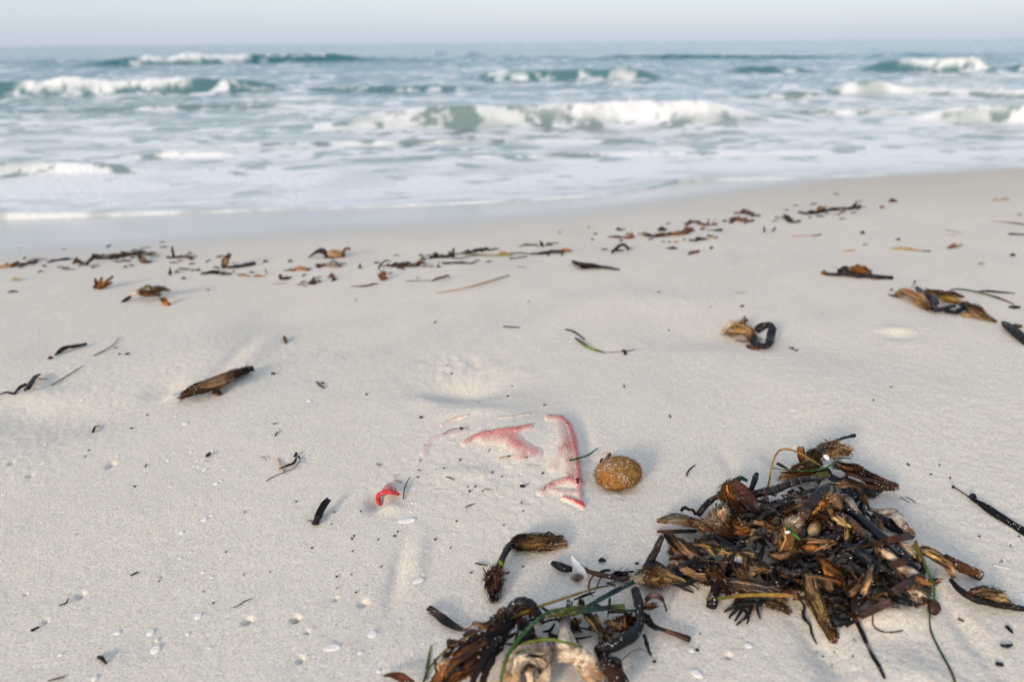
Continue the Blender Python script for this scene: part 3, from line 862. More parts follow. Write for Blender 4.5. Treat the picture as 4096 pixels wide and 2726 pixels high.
# ------------------------------------------------------------------ the seagrass ball
def ball(c, x, y, wpx, hpx, label, name="seagrass_ball", cs=('ochre', 'orange'), fuzz=2600, dust=0.35, tilt=0.12, cat="seagrass ball"):
    base = P(c, x, y + hpx * 0.42); s = scale_of(c, base)
    a, bq, cq = wpx * s * 0.5, wpx * s * 0.46, hpx * s * 0.47
    ctr = base + np.array([0, bq * 0.55, cq * 0.82])
    n1, n2 = 28, 44
    V = []; r = np.random.default_rng(seed()); sd1 = seed()
    for i in range(n1 + 1):
        ph = math.pi * i / n1
        for j in range(n2):
            th = 2 * math.pi * j / n2
            d = np.array([math.sin(ph) * math.cos(th), math.sin(ph) * math.sin(th), math.cos(ph)])
            k = 1 + 0.07 * float(vn(d[0] * 3 + 9, d[1] * 3 + d[2] * 2.3 + 9, sd1) - 0.5) + 0.03 * float(vn(d[0] * 9 + 9, d[1] * 9 + d[2] * 7 + 9, sd1) - 0.5)
            V.append(d * k)
    D = np.array(V); ca, sa = math.cos(tilt), math.sin(tilt)
    W_ = D * [a, bq, cq]; W_ = np.stack([W_[:, 0] * ca - W_[:, 2] * sa, W_[:, 1], W_[:, 0] * sa + W_[:, 2] * ca], 1)
    F = [(i * n2 + j, (i + 1) * n2 + j, (i + 1) * n2 + (j + 1) % n2, i * n2 + (j + 1) % n2) for i in range(n1) for j in range(n2)]
    K = np.array([gradient(list(cs), np.array([0.5 + 0.5 * d[0]]))[0] * (0.75 + 0.35 * float(vn(d[0] * 14 + 30, d[1] * 14 + d[2] * 11 + 30, sd1))) for d in D])
    emp = bpy.data.objects.new(name, None); emp.empty_display_size = 0.01; emp.location = base; col.objects.link(emp)
    tag(emp, label, cat)
    mesh_obj("body", W_ + ctr, F, M_BALL, K, emp)
    # matted fibres
    V = []; F = []; K = []
    m = 4
    for i in range(fuzz):
        d = r.normal(size=3); d /= np.linalg.norm(d); tan = np.cross(d, r.normal(size=3)); tan /= np.linalg.norm(tan)
        ln = r.uniform(0.05, 0.2); lift = r.uniform(0.0, 0.05) if r.random() < 0.75 else r.uniform(0.04, 0.13)
        b = len(V); sdv = np.cross(d, tan)
        cc = gradient(list(cs), np.array([r.random()]))[0] * r.uniform(0.25, 1.35)
        if d[2] > 0.1 and r.random() < 0.30 * d[2] * (1.4 - d[0]): cc = np.array([0.62, 0.56, 0.48]); ln = 0.03
        for q in range(m):
            f = q / (m - 1) - 0.5
            p = d + tan * ln * f; p = p / np.linalg.norm(p) * (1.015 + lift * (f + 0.5))
            for sg in (-1, 1):
                z = (p + sdv * 0.008 * sg) * [a, bq, cq]
                V.append(np.array([z[0] * ca - z[2] * sa, z[1], z[0] * sa + z[2] * ca]) + ctr); K.append(cc)
        for q in range(m - 1):
            F.append((b + 2 * q, b + 2 * q + 1, b + 2 * q + 3, b + 2 * q + 2))
    o = mesh_obj("fibres", np.array(V), F, M_FIB, np.clip(np.array(K), 0.01, 0.8), emp); o["kind"] = "stuff"
    ALL.append(emp)
M_BALL = mat_weed("felted_fibre", 0.9, 0.30, 0.15, 0.0007, 800)
ball('3', 1952, 1008, 334, 220, "golden-brown fibrous seagrass ball dusted with sand, beside the red cloth", cs=((0.30, 0.125, 0.03), 'ochre'))
ball('L2', 1735, 200, 190, 92, "small light-brown oval seagrass ball on the wrack line, beaked by black rhizome", cs=('tan', 'ochre'), fuzz=300, tilt=-0.15)

# ------------------------------------------------------------------ shells
def shell(c, x, y, wpx, hpx, ang=0.0, label=None, tint='white', cup=0.13, group=None, lift=0.0, name='shell_fragment', tiltcam=0.10, shape=0):
    base = P(c, x, y, lift); s = scale_of(c, base)
    a = wpx * s * 0.46; b = hpx * s * 0.46 * 1.35
    sd = seed(); n = 16; m = 4
    V = []; K = []
    th = np.linspace(0, 2 * math.pi, n, endpoint=False)
    out = 1 + 0.38 * (vn(np.cos(th) * 1.1 + 5, np.sin(th) * 1.1 + 5 + sd, sd) - 0.5)
    if shape == 1: out = out * (1 - 0.35 * np.clip(np.cos(th - 0.6), 0, 1) ** 2)
    for side in (1, -1):
        for i in range(m + 1):
            r = i / m
            for j in range(n):
                X = math.cos(th[j]) * r * out[j]; Y = math.sin(th[j]) * r * out[j]
                Z = cup * (1 - r * r) * min(a, b) + side * 0.0003
                V.append((X * a, Y * b, Z)); K.append(colour(tint) * (0.86 + 0.14 * math.cos(r * 14)))
    V = np.array(V)
    ca, sa = math.cos(ang), math.sin(ang)
    V = np.stack([V[:, 0] * ca - V[:, 1] * sa, V[:, 0] * sa + V[:, 1] * ca, V[:, 2]], 1)
    ct, st2 = math.cos(tiltcam), math.sin(tiltcam)
    V = np.stack([V[:, 0], V[:, 1] * ct - V[:, 2] * st2, V[:, 1] * st2 + V[:, 2] * ct], 1)
    V = V + base + [0, 0, max(0.0, b * st2 * 0.55)]
    F = []
    for sdk in (0, 1):
        o_ = sdk * (m + 1) * n
        for i in range(m):
            for j in range(n):
                q = (o_ + i * n + j, o_ + (i + 1) * n + j, o_ + (i + 1) * n + (j + 1) % n, o_ + i * n + (j + 1) % n)
                F.append(q if sdk == 0 else q[::-1])
    e0 = m * n; e1 = (m + 1) * n + m * n
    for j in range(n): F.append((e0 + j, e1 + j, e1 + (j + 1) % n, e0 + (j + 1) % n))
    o = mesh_obj(name, V, F, M_SHELL, np.array(K))
    tag(o, label, 'shell', group)
    return o

SH = [('F', 220, 52, 122, 38, 0.1, "long white shell sliver just below the red cloth corner"),
      ('1', 688, 868, 122, 56, -0.35, "large curved white shell lying in the weed heap"),
      ('1', 1172, 262, 34, 32, 0.8, "small white clam half caught on the woolly heap crown"),
      ('F', 510, 940, 92, 46, 0.25, "white shell tucked behind the dark trunk-like root"),
      ('F', 1306, 940, 78, 44, -0.05, "white shell chip on the bleached root in the foreground"),
      ('5', 1245, 887, 58, 42, 0.3, "round white shell left of the two crab holes"),
      ('5', 980, 1095, 64, 52, 0.7, "larger white shell chip at the bottom of the bare sand"),
      ('5', 945, 990, 52, 36, 0.5, "grey-white shell chip just above the larger white chip"),
      ('5', 2082, 1085, 120, 40, 0.15, "broad pale shell half sunk in sand near the bottom edge"),
      ('5', 2340, 1000, 62, 46, 0.2, "bright white shell right of the crab holes"),
      ('F', 293, 458, 92, 34, 0.4, "narrow white shell left of the bent rhizome"),
      ('F', 2165, 1085, 92, 44, -0.6, "white shell chip below the brown weed tail"),
      ('1', 720, 1357, 46, 32, -0.2, "white shell chip alone on sand under the weed heap"),
      ('5', 1283, 280, 48, 30, 0.1, "white shell chip with a smaller sliver beside it"),
      ('7', 1440, 1050, 42, 22, -0.3, "white triangular shell chip in the group left of centre"),
      ('7', 1765, 1062, 36, 18, 0.1, "tan shell chip among the white ones"),
      ('L1', 1795, 655, 78, 44, 0.1, "small white shell caught in the tangled weed clump"),
      ('1', 2195, 900, 90, 14, -0.35, "thin pale shell sliver at the right edge"),
      ('L1', 225, 135, 70, 26, 0, "faint white shell on the wet sand"),
      ('3', 1850, 845, 60, 34, 0.3, "pale tan shell chip behind the seagrass ball")]
for c, x, y, a, b, an, lb in SH:
    tint = 'cream' if 'tan' in lb else ('grey' if 'faint' in lb else 'white')
    lift = {'1688': 16, '11172': 44, 'F1306': 22, 'F510': 4}.get(c + str(x), 0.0)
    shell(c, x, y, a, b, an, lb, tint, lift=lift, tiltcam=0.5 if lift > 10 else 0.12)
r = np.random.default_rng(5)
for c, x, y, a in [('7', 1635, 978, 34), ('7', 1820, 967, 34), ('7', 1695, 1055, 36), ('7', 1700, 1105, 30), ('7', 1755, 1130, 52), ('7', 1920, 1128, 30), ('7', 2045, 1142, 44),
                   ('7', 1590, 738, 50), ('7', 1500, 670, 26), ('7', 130, 893, 40), ('7', 705, 535, 44), ('7', 1005, 1012, 30), ('7', 385, 915, 24),
                   ('5', 1330, 250, 26), ('5', 1140, 360, 36), ('5', 1357, 52, 42), ('5', 1385, 35, 30), ('5', 1130, 520, 24), ('5', 740, 990, 44), ('5', 380, 1125, 38),
                   ('5', 595, 1275, 52), ('5', 1275, 608, 32), ('5', 1180, 995, 30), ('5', 2265, 1115, 44), ('5', 25, 120, 34), ('5', 1330, 640, 26), ('5', 1072, 68, 24),
                   ('5', 10, 540, 20), ('5', 985, 1035, 34), ('5', 1320, 1085, 26), ('F', 2130, 925, 46), ('F', 655, 590, 30), ('F', 15, 815, 40), ('F', 25, 1065, 40), ('F', 535, 140, 26),
                   ('1', 390, 1382, 40), ('1', 420, 1520, 60), ('1', 1790, 795, 26), ('1', 1945, 795, 22), ('3', 450, 1197, 26), ('3', 1245, 985, 26), ('3', 755, 1420, 28), ('3', 945, 655, 30),
                   ('3', 1240, 1050, 34), ('3', 1850, 720, 22), ('7', 2080, 460, 20), ('4', 2190, 437, 26), ('4', 2080, 678, 36), ('4', 1245, 830, 44), ('4', 1180, 780, 20), ('4', 2065, 1048, 30), ('5', 1197, 480, 20), ('5', 1158, 580, 20)]:
    shell(c, x, y, a, a * r.uniform(0.45, 0.7), r.uniform(-0.6, 0.6), "small white shell chip on the sand " + ("among the chips left of the centre" if c in "74" else ("of the bare lower left" if c == "5" else ("around the red cloth" if c == "3" else "beside the weed at the bottom"))), 'white', group="small shell chips on the sand")
# the pointed white shard stuck upright
shp = place('F', [(1420, 445, 0), (1385, 385, 0), (1345, 330, 0), (1324, 288, 0)], stand=True)
Cs = spline(shp, 12); V, F, K = ribbon(Cs, widths('F', shp, [34, 60, 42, 8], 12), 'white', 0.0012, 0.7, 0.3, 0.1)
tag(mesh_obj('shell_shard', V, F, M_SHELL, K), "pointed white shell shard sticking up from the sand by dark stems", "shell")

# ------------------------------------------------------------------ the big heap of seagrass wrack
HEAP = "pieces of the big weed heap"
RZ = dict(rings=0.16)
def R(label, parts, cat='rhizome', name='seagrass_rhizome', group=HEAP): return thing(name, label, cat, parts if isinstance(parts, list) else [parts], group)
def T(label, parts, cat='fibre clump', name='fibre_clump', group=HEAP): return thing(name, label, cat, parts if isinstance(parts, list) else [parts], group)
def B(label, parts, cat='leaf blade', name='seagrass_leaf', group=HEAP): return thing(name, label, cat, parts if isinstance(parts, list) else [parts], group)

# --- crown of the heap
R("black twisted rhizome tip poking out above the top of the heap", [S_('1', [(1130, 232, 34), (1180, 192, 34), (1225, 166, 32), (1275, 146, 30), (1325, 136, 30)], [26, 30, 22, 18, 17], 'char', lump=.22),
    S_('1', [(1318, 136, 30), (1338, 131, 30)], [22, 24], 'navy', name='bud')])
T("woolly light-brown fibre clump at the crown of the heap", T_('1', [(1090, 252, 26), (1150, 225, 30), (1220, 215, 30), (1300, 225, 26)], [80, 104, 90, 40], ['umber', 'tan', 'tan'], 520, 'umber', fly=.3, curl=.5, length=(.15, .5), flat=.9))
R("brown fibre-clad rhizome with a blunt black end, right arm of the heap", [T_('1', [(1225, 300, 18), (1330, 330, 18), (1450, 385, 16), (1545, 425, 12)], [62, 84, 78, 52], ['umber', 'rust', 'brown', 'umber'], 420, 'brown', fly=.10, sw=.0005),
    S_('1', [(1520, 412, 13), (1572, 428, 12)], [48, 44], 'dark', lump=.3, name='stump'), B_('1', [(1290, 352, 26), (1400, 388, 24), (1480, 400, 20), (1560, 440, 12)], [14, 20, 18, 12], 'brown', name='sheath_strip'),
    B_('1', [(1260, 392, 16), (1380, 418, 16), (1500, 446, 10), (1560, 444, 8)], [18, 24, 22, 10], ['dark', 'umber', 'brown'], name='sheath_strip')])
R("black rotten rhizome lump under the brown right arm", S_('1', [(1270, 390, 8), (1340, 430, 8), (1420, 465, 7), (1490, 455, 5)], [50, 74, 60, 30], 'black', lump=.3))
B("glossy orange-brown leaf sheath standing upright near the crown", [B_('1', [(1032, 288, 12), (1022, 245, 12), (1016, 212, 12), (1022, 196, 12)], [34, 44, 40, 22], ['umber', 'rust', 'orange'], stand=True, cup=.5, thick=.0012), B_('1', [(1042, 285, 12), (1044, 235, 12), (1036, 196, 12)], [14, 12, 7], ['brown', 'umber'], stand=True, name='inner_leaf')], 'leaf sheath', 'leaf_sheath')
T("orange-brown splayed fibre tuft left of the crown", T_('1', [(1130, 335, 18), (1060, 345, 18), (1000, 352, 14), (950, 362, 8)], [90, 104, 84, 40], ['dark', 'umber', 'rust', 'tan'], 380, 'dark', fly=.4))
T("loose brown hair of fibres right under the yellow blade", T_('1', [(1150, 290, 26), (1080, 305, 20), (1000, 318, 14)], [50, 60, 30], ['dark', 'tan', 'umber'], 160, 'dark', fly=.45))
B("thin ochre blade arching over the left of the crown", B_('1', [(833, 432, 1), (846, 370, 10), (858, 305, 18), (880, 245, 24), (912, 215, 28), (960, 215, 30), (1030, 242, 34), (1100, 285, 34), (1152, 312, 32)], [11, 11, 10, 11, 13, 12, 13, 12, 10], ['yellow', 'yellow', 'ochre', 'yellow', 'olive'], face=.4))
B("hair-thin green blade stretched across the crown tufts", B_('1', [(862, 322, 4), (960, 336, 16), (1080, 338, 28), (1180, 316, 36), (1255, 266, 36), (1318, 266, 30)], [5, 6, 7, 8, 9, 6], ['olive', 'green', 'green', 'teal']))
B("grey torn leaf scrap at the left of the crown", B_('1', [(884, 293, 12), (915, 310, 12), (950, 330, 10)], [16, 26, 14], ['plum', 'char'], twist=.8))
B("flat slate-black strap under the brown right arm", B_('1', [(1195, 372, 26), (1270, 432, 24), (1360, 500, 18)], [40, 44, 40], 'navy', face=.4))
B("broad dark olive blade below the crown", B_('1', [(1060, 392, 24), (1120, 372, 28), (1190, 350, 30)], [34, 44, 40], ['dark', 'olive', 'olive'], face=.5))
# --- upper left limb
R("long black knobbly rhizome across the upper heap", [S_('1', [(700, 480, 22), (780, 468, 24), (870, 448, 26), (970, 410, 28), (1050, 388, 28), (1120, 378, 26)], [44, 50, 46, 44, 40, 30], 'char', **RZ)])
R("short ringed black stub beside the long black rhizome", S_('1', [(733, 452, 16), (748, 412, 22), (762, 372, 26), (768, 354, 27)], [30, 30, 34, 26], 'char', rings=.3, gap=.003))
B("dark teal curled strap end at the upper left limb", B_('1', [(640, 420, 16), (672, 385, 24), (712, 398, 24)], [26, 36, 24], 'teal', twist=.5, cup=.4))
B("glossy dark olive loop on the left limb", B_('1', [(545, 500, 10), (550, 470, 14), (590, 455, 18), (640, 452, 20)], [24, 28, 26, 20], ['olive', 'teal'], twist=.7))
B("broad dark reddish-brown leaf sheath leaning down the left limb", [B_('1', [(628, 398, 36), (672, 450, 34), (730, 520, 30), (780, 580, 22), (812, 622, 12)], [40, 74, 84, 66, 24], ['umber', 'red', 'dark', 'dark'], cup=.35, thick=.0015, face=.7)], 'leaf sheath', 'leaf_sheath')
T("rust-orange fibre collar beside the broad brown sheath", T_('1', [(628, 408, 28), (598, 450, 26), (604, 510, 22), (650, 560, 18), (720, 590, 14)], [46, 74, 80, 70, 40], ['rust', 'orange', 'rust', 'umber'], 340, 'umber', fly=.25))
R("black forked rhizome stub on the left edge of the limb", [S_('1', [(425, 596, 6), (455, 556, 12), (490, 520, 15), (520, 498, 16)], [34, 38, 36, 30], 'char', **RZ), S_('1', [(512, 500, 16), (548, 486, 18), (572, 505, 18)], [30, 34, 26], ['char', 'umber'], name='branch')])
B("dark brown curled leaf scraps at the far left shoulder of the heap", [B_('1', [(326, 574, 10), (348, 556, 14), (372, 566, 14)], [16, 26, 18], 'dark', twist=.9, cup=.5), B_('1', [(372, 566, 13), (392, 566, 14), (412, 596, 6)], [14, 20, 14], 'brown', twist=-.7, cup=.4)])
R("tan streaky fibre bundle with a short black stalk, leftmost in the heap", [S_('1', [(188, 629, 8), (236, 628, 10)], [27, 26], 'black'), T_('1', [(215, 628, 11), (280, 620, 14), (350, 625, 14), (420, 645, 12)], [34, 78, 76, 40], ['tan', 'pale', 'tan', 'umber'], 320, 'umber', fly=.12, sw=.0005)])
B("reddish-brown round-ended blade under the leftmost fibre bundle", B_('1', [(187, 690, 3), (235, 694, 6), (300, 692, 8), (410, 690, 10)], [16, 25, 24, 18], ['red', 'brown', 'dark'], cup=.25))
T("grey-brown mop of long fibres hanging in the left of the heap", T_('1', [(560, 560, 30), (545, 610, 28), (560, 670, 22), (610, 735, 12)], [70, 120, 150, 120], ['grey', 'tan', 'umber', 'dark'], 640, 'dark', fly=.25, sw=.0005, length=(.4, .9)))
T("pinkish-brown fibre tuft pulled across the left limb", T_('1', [(400, 640, 16), (450, 655, 20), (510, 690, 22), (560, 640, 24)], [50, 74, 80, 50], ['umber', 'tan', 'rust', 'pale'], 280, 'brown', fly=.2))
T("bright orange ragged fibre tuft at the end of the mop", T_('1', [(640, 690, 20), (665, 684, 22), (700, 672, 20)], [46, 66, 20], ['orange', 'orange', 'tan'], 190, 'rust', fly=.6, curl=.4))
R("long thin dark rhizome slanting down the middle of the heap", S_('1', [(465, 672, 24), (545, 732, 24), (640, 795, 22), (740, 868, 20), (820, 925, 16), (905, 978, 12)], [36, 34, 33, 32, 30, 14], ['rust', 'dark', 'char', 'brown', 'umber', 'rust'], lump=.18))
B("thin brown edge strip beside the long slanting rhizome", B_('1', [(720, 830, 18), (800, 880, 16), (880, 945, 12), (940, 975, 8)], [12, 16, 16, 8], ['umber', 'dark', 'umber']))
B("flat tan bark chip in the upper middle of the heap", B_('1', [(752, 636, 24), (800, 648, 24), (852, 662, 22)], [18, 24, 22], ['tan', 'orange', 'tan'], thick=.002))
R("black and grey frayed stem pointing at the sand gap", [S_('1', [(690, 676, 16), (770, 698, 16), (830, 730, 12), (876, 775, 6)], [16, 30, 26, 10], ['char', 'grey', 'char', 'char'], lump=.25)])
# --- lower left
R("stout black ringed stub standing up at the lower left of the heap", S_('1', [(140, 880, 6), (165, 830, 18), (190, 778, 30), (208, 738, 36), (212, 724, 36)], [56, 44, 40, 40, 30], 'black', rings=.12, gap=.0035))
R("black knuckle joint at the foot of the ringed stub", S_('1', [(118, 905, 5), (150, 890, 9), (200, 900, 9), (250, 925, 8)], [40, 62, 54, 40], 'navy', lump=.3))
T("pinkish frayed fibre sheet right of the ringed stub", T_('1', [(255, 715, 20), (305, 770, 20), (370, 825, 18), (450, 860, 12)], [40, 84, 104, 60], ['red', 'umber', 'tan', 'pale'], 380, 'umber', fly=.25))
R("thick blue-black rhizome lying across the lower left", S_('1', [(225, 942, 10), (310, 930, 12), (400, 905, 14), (500, 870, 14)], [60, 66, 62, 50], 'navy', lump=.22))
T("tan fluffy fibre ball at the lower left end of the heap", T_('1', [(70, 975, 8), (130, 955, 12), (190, 958, 14), (260, 950, 12)], [50, 100, 104, 50], ['pale', 'tan', 'ochre', 'tan'], 420, 'umber', fly=.35, curl=.4, length=(.2, .6)))
R("black flattened rhizome with frayed roots at the lower left", [S_('1', [(260, 985, 6), (330, 985, 8), (400, 960, 9), (470, 935, 9)], [30, 56, 60, 40], 'black', lump=.25), S_('1', [(300, 1000, 4), (345, 1025, 3), (398, 1046, 1)], [18, 15, 8], 'black', name='root'), S_('1', [(340, 990, 5), (400, 1005, 4), (430, 1030, 1)], [14, 12, 6], 'dark', name='root')])
R("dark brown flattened stem with pale sand crust, front left of the heap", S_('1', [(605, 822, 20), (575, 890, 18), (545, 960, 14), (520, 1050, 10), (505, 1130, 5)], [40, 52, 52, 58, 66], ['dark', 'plum', 'char', 'dark', 'char'], lump=.4, mat=M_SOFT))
R("dark root knot behind the large white shell", [S_('1', [(640, 870, 10), (655, 930, 10), (640, 985, 8)], [44, 46, 30], 'char', lump=.25), B_('1', [(760, 905, 10), (800, 930, 8), (820, 990, 3)], [40, 50, 20], 'dark', name='torn_leaf', twist=.6)])
T("long pinkish-tan fibre bundle in the lower middle", T_('1', [(598, 1000, 10), (690, 1005, 16), (790, 1025, 16), (880, 1040, 14), (960, 1030, 12)], [40, 100, 90, 66, 40], ['cream', 'tan', 'pale', 'tan', 'umber'], 420, 'tan', fly=.2))
T("thin tan fibre fan spread on the sand at the front", T_('1', [(780, 1100, 5), (850, 1112, 5), (925, 1128, 2)], [50, 60, 60], ['umber', 'tan', 'straw'], 130, 'umber', fly=.5, coref=.35, flat=.4))
claw = [S_('1', [(805, 1108, 8), (740, 1112, 9), (680, 1112, 8), (630, 1125, 7)], [30, 26, 26, 22], 'black', lump=.25, name='root_crown')]
for pts in ([(660, 1120, 7), (615, 1140, 4), (578, 1160, 1)], [(680, 1125, 7), (640, 1155, 4), (605, 1195, 1)], [(700, 1120, 7), (672, 1165, 4), (640, 1212, 1)], [(740, 1118, 8), (715, 1180, 5), (650, 1235, 1)],
            [(765, 1112, 8), (775, 1160, 5), (788, 1200, 1)], [(790, 1110, 8), (805, 1098, 10), (815, 1100, 9)], [(740, 1112, 9), (742, 1075, 10), (700, 1062, 8), (640, 1062, 6)], [(700, 1150, 5), (720, 1190, 4), (712, 1228, 2)]):
    claw.append(S_('1', pts, [20, 18, 10] if len(pts) == 3 else [18, 18, 16, 10], 'black', lump=.2, name='root'))
R("black claw-like cluster of stubby roots at the front of the heap", claw, 'root cluster', 'root_cluster')
T("brown fibre patch inside the black root claw", T_('1', [(640, 1100, 4), (690, 1110, 6), (750, 1130, 4)], [50, 70, 40], ['tan', 'umber', 'ochre'], 130, 'brown', fly=.2))
B("long yellow-green blade lying across the front of the heap", B_('1', [(472, 1084, 10), (560, 1080, 12), (650, 1068, 16), (760, 1060, 18), (880, 1060, 20), (960, 1066, 20), (1020, 1090, 16), (1045, 1130, 8), (1042, 1180, 3), (1062, 1215, 1)], [14, 18, 18, 20, 20, 22, 22, 18, 14, 10], ['olive', 'olive', 'yellow', 'yellow', 'ochre', 'dark', 'dark']))
# --- centre
R("ringed black rhizome with pale scars in the middle of the heap", [S_('1', [(1180, 432, 34), (1130, 478, 38), (1080, 535, 38), (1035, 595, 34), (1000, 640, 28)], [44, 62, 66, 62, 54], ['char', 'black', 'char', 'dark', 'umber'], rings=.22, gap=.0045)])
T("whitish-tan frayed collar below the ringed centre rhizome", T_('1', [(1020, 610, 32), (985, 655, 30), (950, 700, 26)], [60, 110, 100], ['umber', 'cream', 'tan'], 360, 'tan', fly=.2))
T("round shaggy tan fibre ball in the middle of the heap", T_('1', [(960, 690, 26), (945, 750, 26), (935, 815, 18)], [80, 124, 90], ['tan', 'ochre', 'umber'], 560, 'umber', fly=.2, flat=.95))
T("fibre tail trailing right of the shaggy ball", T_('1', [(990, 690, 26), (1020, 730, 24), (1040, 800, 14)], [24, 30, 14], ['tan', 'ochre', 'tan'], 90, 'umber', fly=.3))
T("bright orange spongy fibre web in the heap", [T_('1', [(1085, 575, 30), (1120, 530, 34), (1165, 495, 36), (1215, 490, 34), (1235, 525, 30)], [50, 66, 60, 50, 24], ['ochre', 'orange', 'orange', 'tan', 'tan'], 420, 'orange', fly=.3, curl=.5, length=(.15, .5)), T_('1', [(1170, 540, 30), (1195, 570, 28), (1205, 610, 22)], [26, 22, 10], ['orange', 'tan'], 70, 'ochre', fly=.3, name='fibre_strand')])
R("dark curved rhizome under the orange web", S_('1', [(1190, 590, 20), (1150, 630, 20), (1120, 660, 18)], [46, 52, 44], 'char', lump=.25))
R("stubby tan barrel-shaped rhizome joint in the middle", S_('1', [(1118, 645, 20), (1098, 695, 20), (1082, 752, 14)], [50, 66, 58], ['umber', 'tan', 'pale'], lump=.2, mat=M_SOFT))
B("short bright green blade on the shaggy ball", B_('1', [(928, 654, 42), (965, 690, 42), (1018, 738, 38)], [10, 19, 14], ['green', 'green', (0.05, 0.16, 0.03)]))
shell('1', 948, 697, 38, 13, 0.15, "tiny white shell sliver on the shaggy fibre ball", 'white', lift=44, tiltcam=.6)
B("glossy orange-brown split sheath in the centre of the heap", [B_('1', [(1030, 796, 20), (1090, 798, 24), (1150, 808, 22), (1190, 824, 18)], [34, 50, 50, 34], ['rust', 'orange', 'rust', 'umber'], cup=.5, thick=.0015), B_('1', [(1040, 815, 22), (1110, 812, 26), (1180, 826, 20)], [8, 12, 8], 'red', name='inner_leaf')], 'leaf sheath', 'leaf_sheath')
R("thick navy-black rhizome bending through the centre right", S_('1', [(1230, 772, 20), (1310, 788, 24), (1390, 830, 24), (1450, 890, 20), (1490, 930, 14)], [40, 60, 74, 70, 44], 'navy', lump=.25))
R("long ringed rhizome running down the right side, black above and tan below", [S_('1', [(1225, 592, 26), (1300, 622, 28), (1375, 690, 28), (1440, 755, 26), (1490, 800, 24)], [40, 44, 46, 46, 46], ['umber', 'dark', 'umber', 'char', 'char'], rings=.2), T_('1', [(1480, 795, 24), (1560, 845, 20), (1640, 910, 14)], [50, 64, 44], ['tan', 'cream', 'tan'], 240, 'tan', fly=.12, name='fibre_sheath')])
R("long smooth black rhizome parallel to the ringed one", S_('1', [(1290, 560, 22), (1380, 620, 24), (1460, 690, 26), (1560, 780, 24), (1640, 850, 18), (1700, 905, 12)], [36, 46, 54, 52, 46, 36], 'navy', lump=.16))
R("grey frayed dead stem at the upper right of the heap", S_('1', [(1230, 485, 26), (1290, 500, 28), (1340, 555, 26), (1370, 600, 22)], [30, 44, 40, 26], ['grey', 'char', 'grey', 'char'], lump=.3, mat=M_SOFT))
R("pale sand-crusted root on the right flank of the heap", S_('1', [(1420, 560, 6), (1490, 578, 10), (1560, 580, 14), (1600, 625, 16), (1640, 670, 12), (1680, 705, 6)], [30, 50, 66, 62, 60, 40], 'cream', lump=.22, flat=.7, mat=M_PALE))
R("black root mass under the sand-crusted root", S_('1', [(1440, 610, 6), (1530, 640, 8), (1620, 690, 6), (1680, 720, 3)], [50, 66, 50, 26], 'black', lump=.35))
T("cream fibre sheath between the two long right rhizomes", T_('1', [(1490, 690, 14), (1560, 745, 14), (1640, 800, 10)], [40, 60, 44], ['tan', 'cream', 'tan'], 240, 'tan', fly=.1))
B("reddish-brown flat leaf lying on the right flank", B_('1', [(1525, 742, 30), (1590, 732, 32), (1665, 716, 28)], [30, 46, 36], ['red', 'brown', 'red'], face=.7))
T("tan fibre mass on the right flank", T_('1', [(1590, 770, 16), (1650, 790, 16), (1700, 830, 12)], [60, 84, 60], ['tan', 'cream', 'ochre'], 300, 'tan', fly=.2))
B("dark pointed sheath standing on the right flank", B_('1', [(1690, 862, 12), (1696, 810, 12), (1694, 770, 12), (1698, 742, 12)], [34, 44, 34, 6], ['dark', 'olive', 'umber'], stand=True, cup=.5, thick=.0012), 'leaf sheath', 'leaf_sheath')
T("striped tan fibre bundle at the right end of the heap", T_('1', [(1715, 800, 12), (1780, 820, 16), (1850, 865, 14), (1900, 915, 8)], [50, 84, 90, 50], ['tan', 'straw', 'umber', 'tan'], 380, 'dark', fly=.15, sw=.0005))
R("straight brown woody rhizome stick at the right end of the heap", S_('1', [(1860, 838, 12), (1930, 880, 12), (2000, 915, 9), (2072, 952, 6)], [44, 58, 60, 62], ['plum', 'brown', 'umber', 'umber'], lump=.2, mat=M_SOFT))
R("pale bleached stem in the lower right of the heap", S_('1', [(1590, 900, 16), (1660, 930, 16), (1745, 975, 10)], [54, 70, 56], ['pale', 'cream', 'tan'], lump=.18, mat=M_PALE))
B("dark bark chip across the pale bleached stem", B_('1', [(1535, 895, 24), (1590, 878, 26), (1645, 858, 24)], [30, 42, 34], ['dark', 'umber', 'dark'], thick=.002))
B("long green blade trailing from the right flank down the sand", B_('1', [(1722, 800, 24), (1750, 890, 24), (1785, 970, 20), (1802, 1050, 14), (1792, 1130, 8), (1776, 1190, 2), (1784, 1270, 1), (1820, 1355, 1), (1872, 1450, 1), (1912, 1530, 1), (1926, 1580, 1)], [10, 15, 17, 16, 12, 8, 10, 12, 13, 13, 12], ['olive', 'green', 'green', 'green', 'teal', 'olive']))
B("dull purple strap laid over the lower right of the heap", B_('1', [(1562, 1038, 20), (1630, 1000, 24), (1745, 952, 24)], [36, 42, 34], ['plum', 'plum', 'brown'], face=.6))
B("orange translucent leaf tip at the lower right", B_('1', [(1690, 962, 26), (1740, 985, 24), (1795, 1000, 20)], [34, 30, 8], ['umber', 'orange', 'orange']))
T("tan crumbly fibre lump at the lower right corner of the heap", T_('1', [(1670, 1030, 8), (1710, 1060, 8), (1735, 1110, 4)], [80, 100, 80], ['tan', 'cream', 'ochre'], 380, 'umber', fly=.3, curl=.5, length=(.15, .5), flat=.6))
R("dark brown wedge of root at the lower right corner", S_('1', [(1790, 1100, 6), (1800, 1135, 7), (1790, 1168, 3)], [40, 72, 50], ['umber', 'brown', 'dark'], lump=.35))
R("black rotted rhizome along the lower right edge", S_('1', [(1540, 1060, 5), (1610, 1095, 7), (1700, 1112, 4)], [36, 46, 36], 'black', lump=.3))
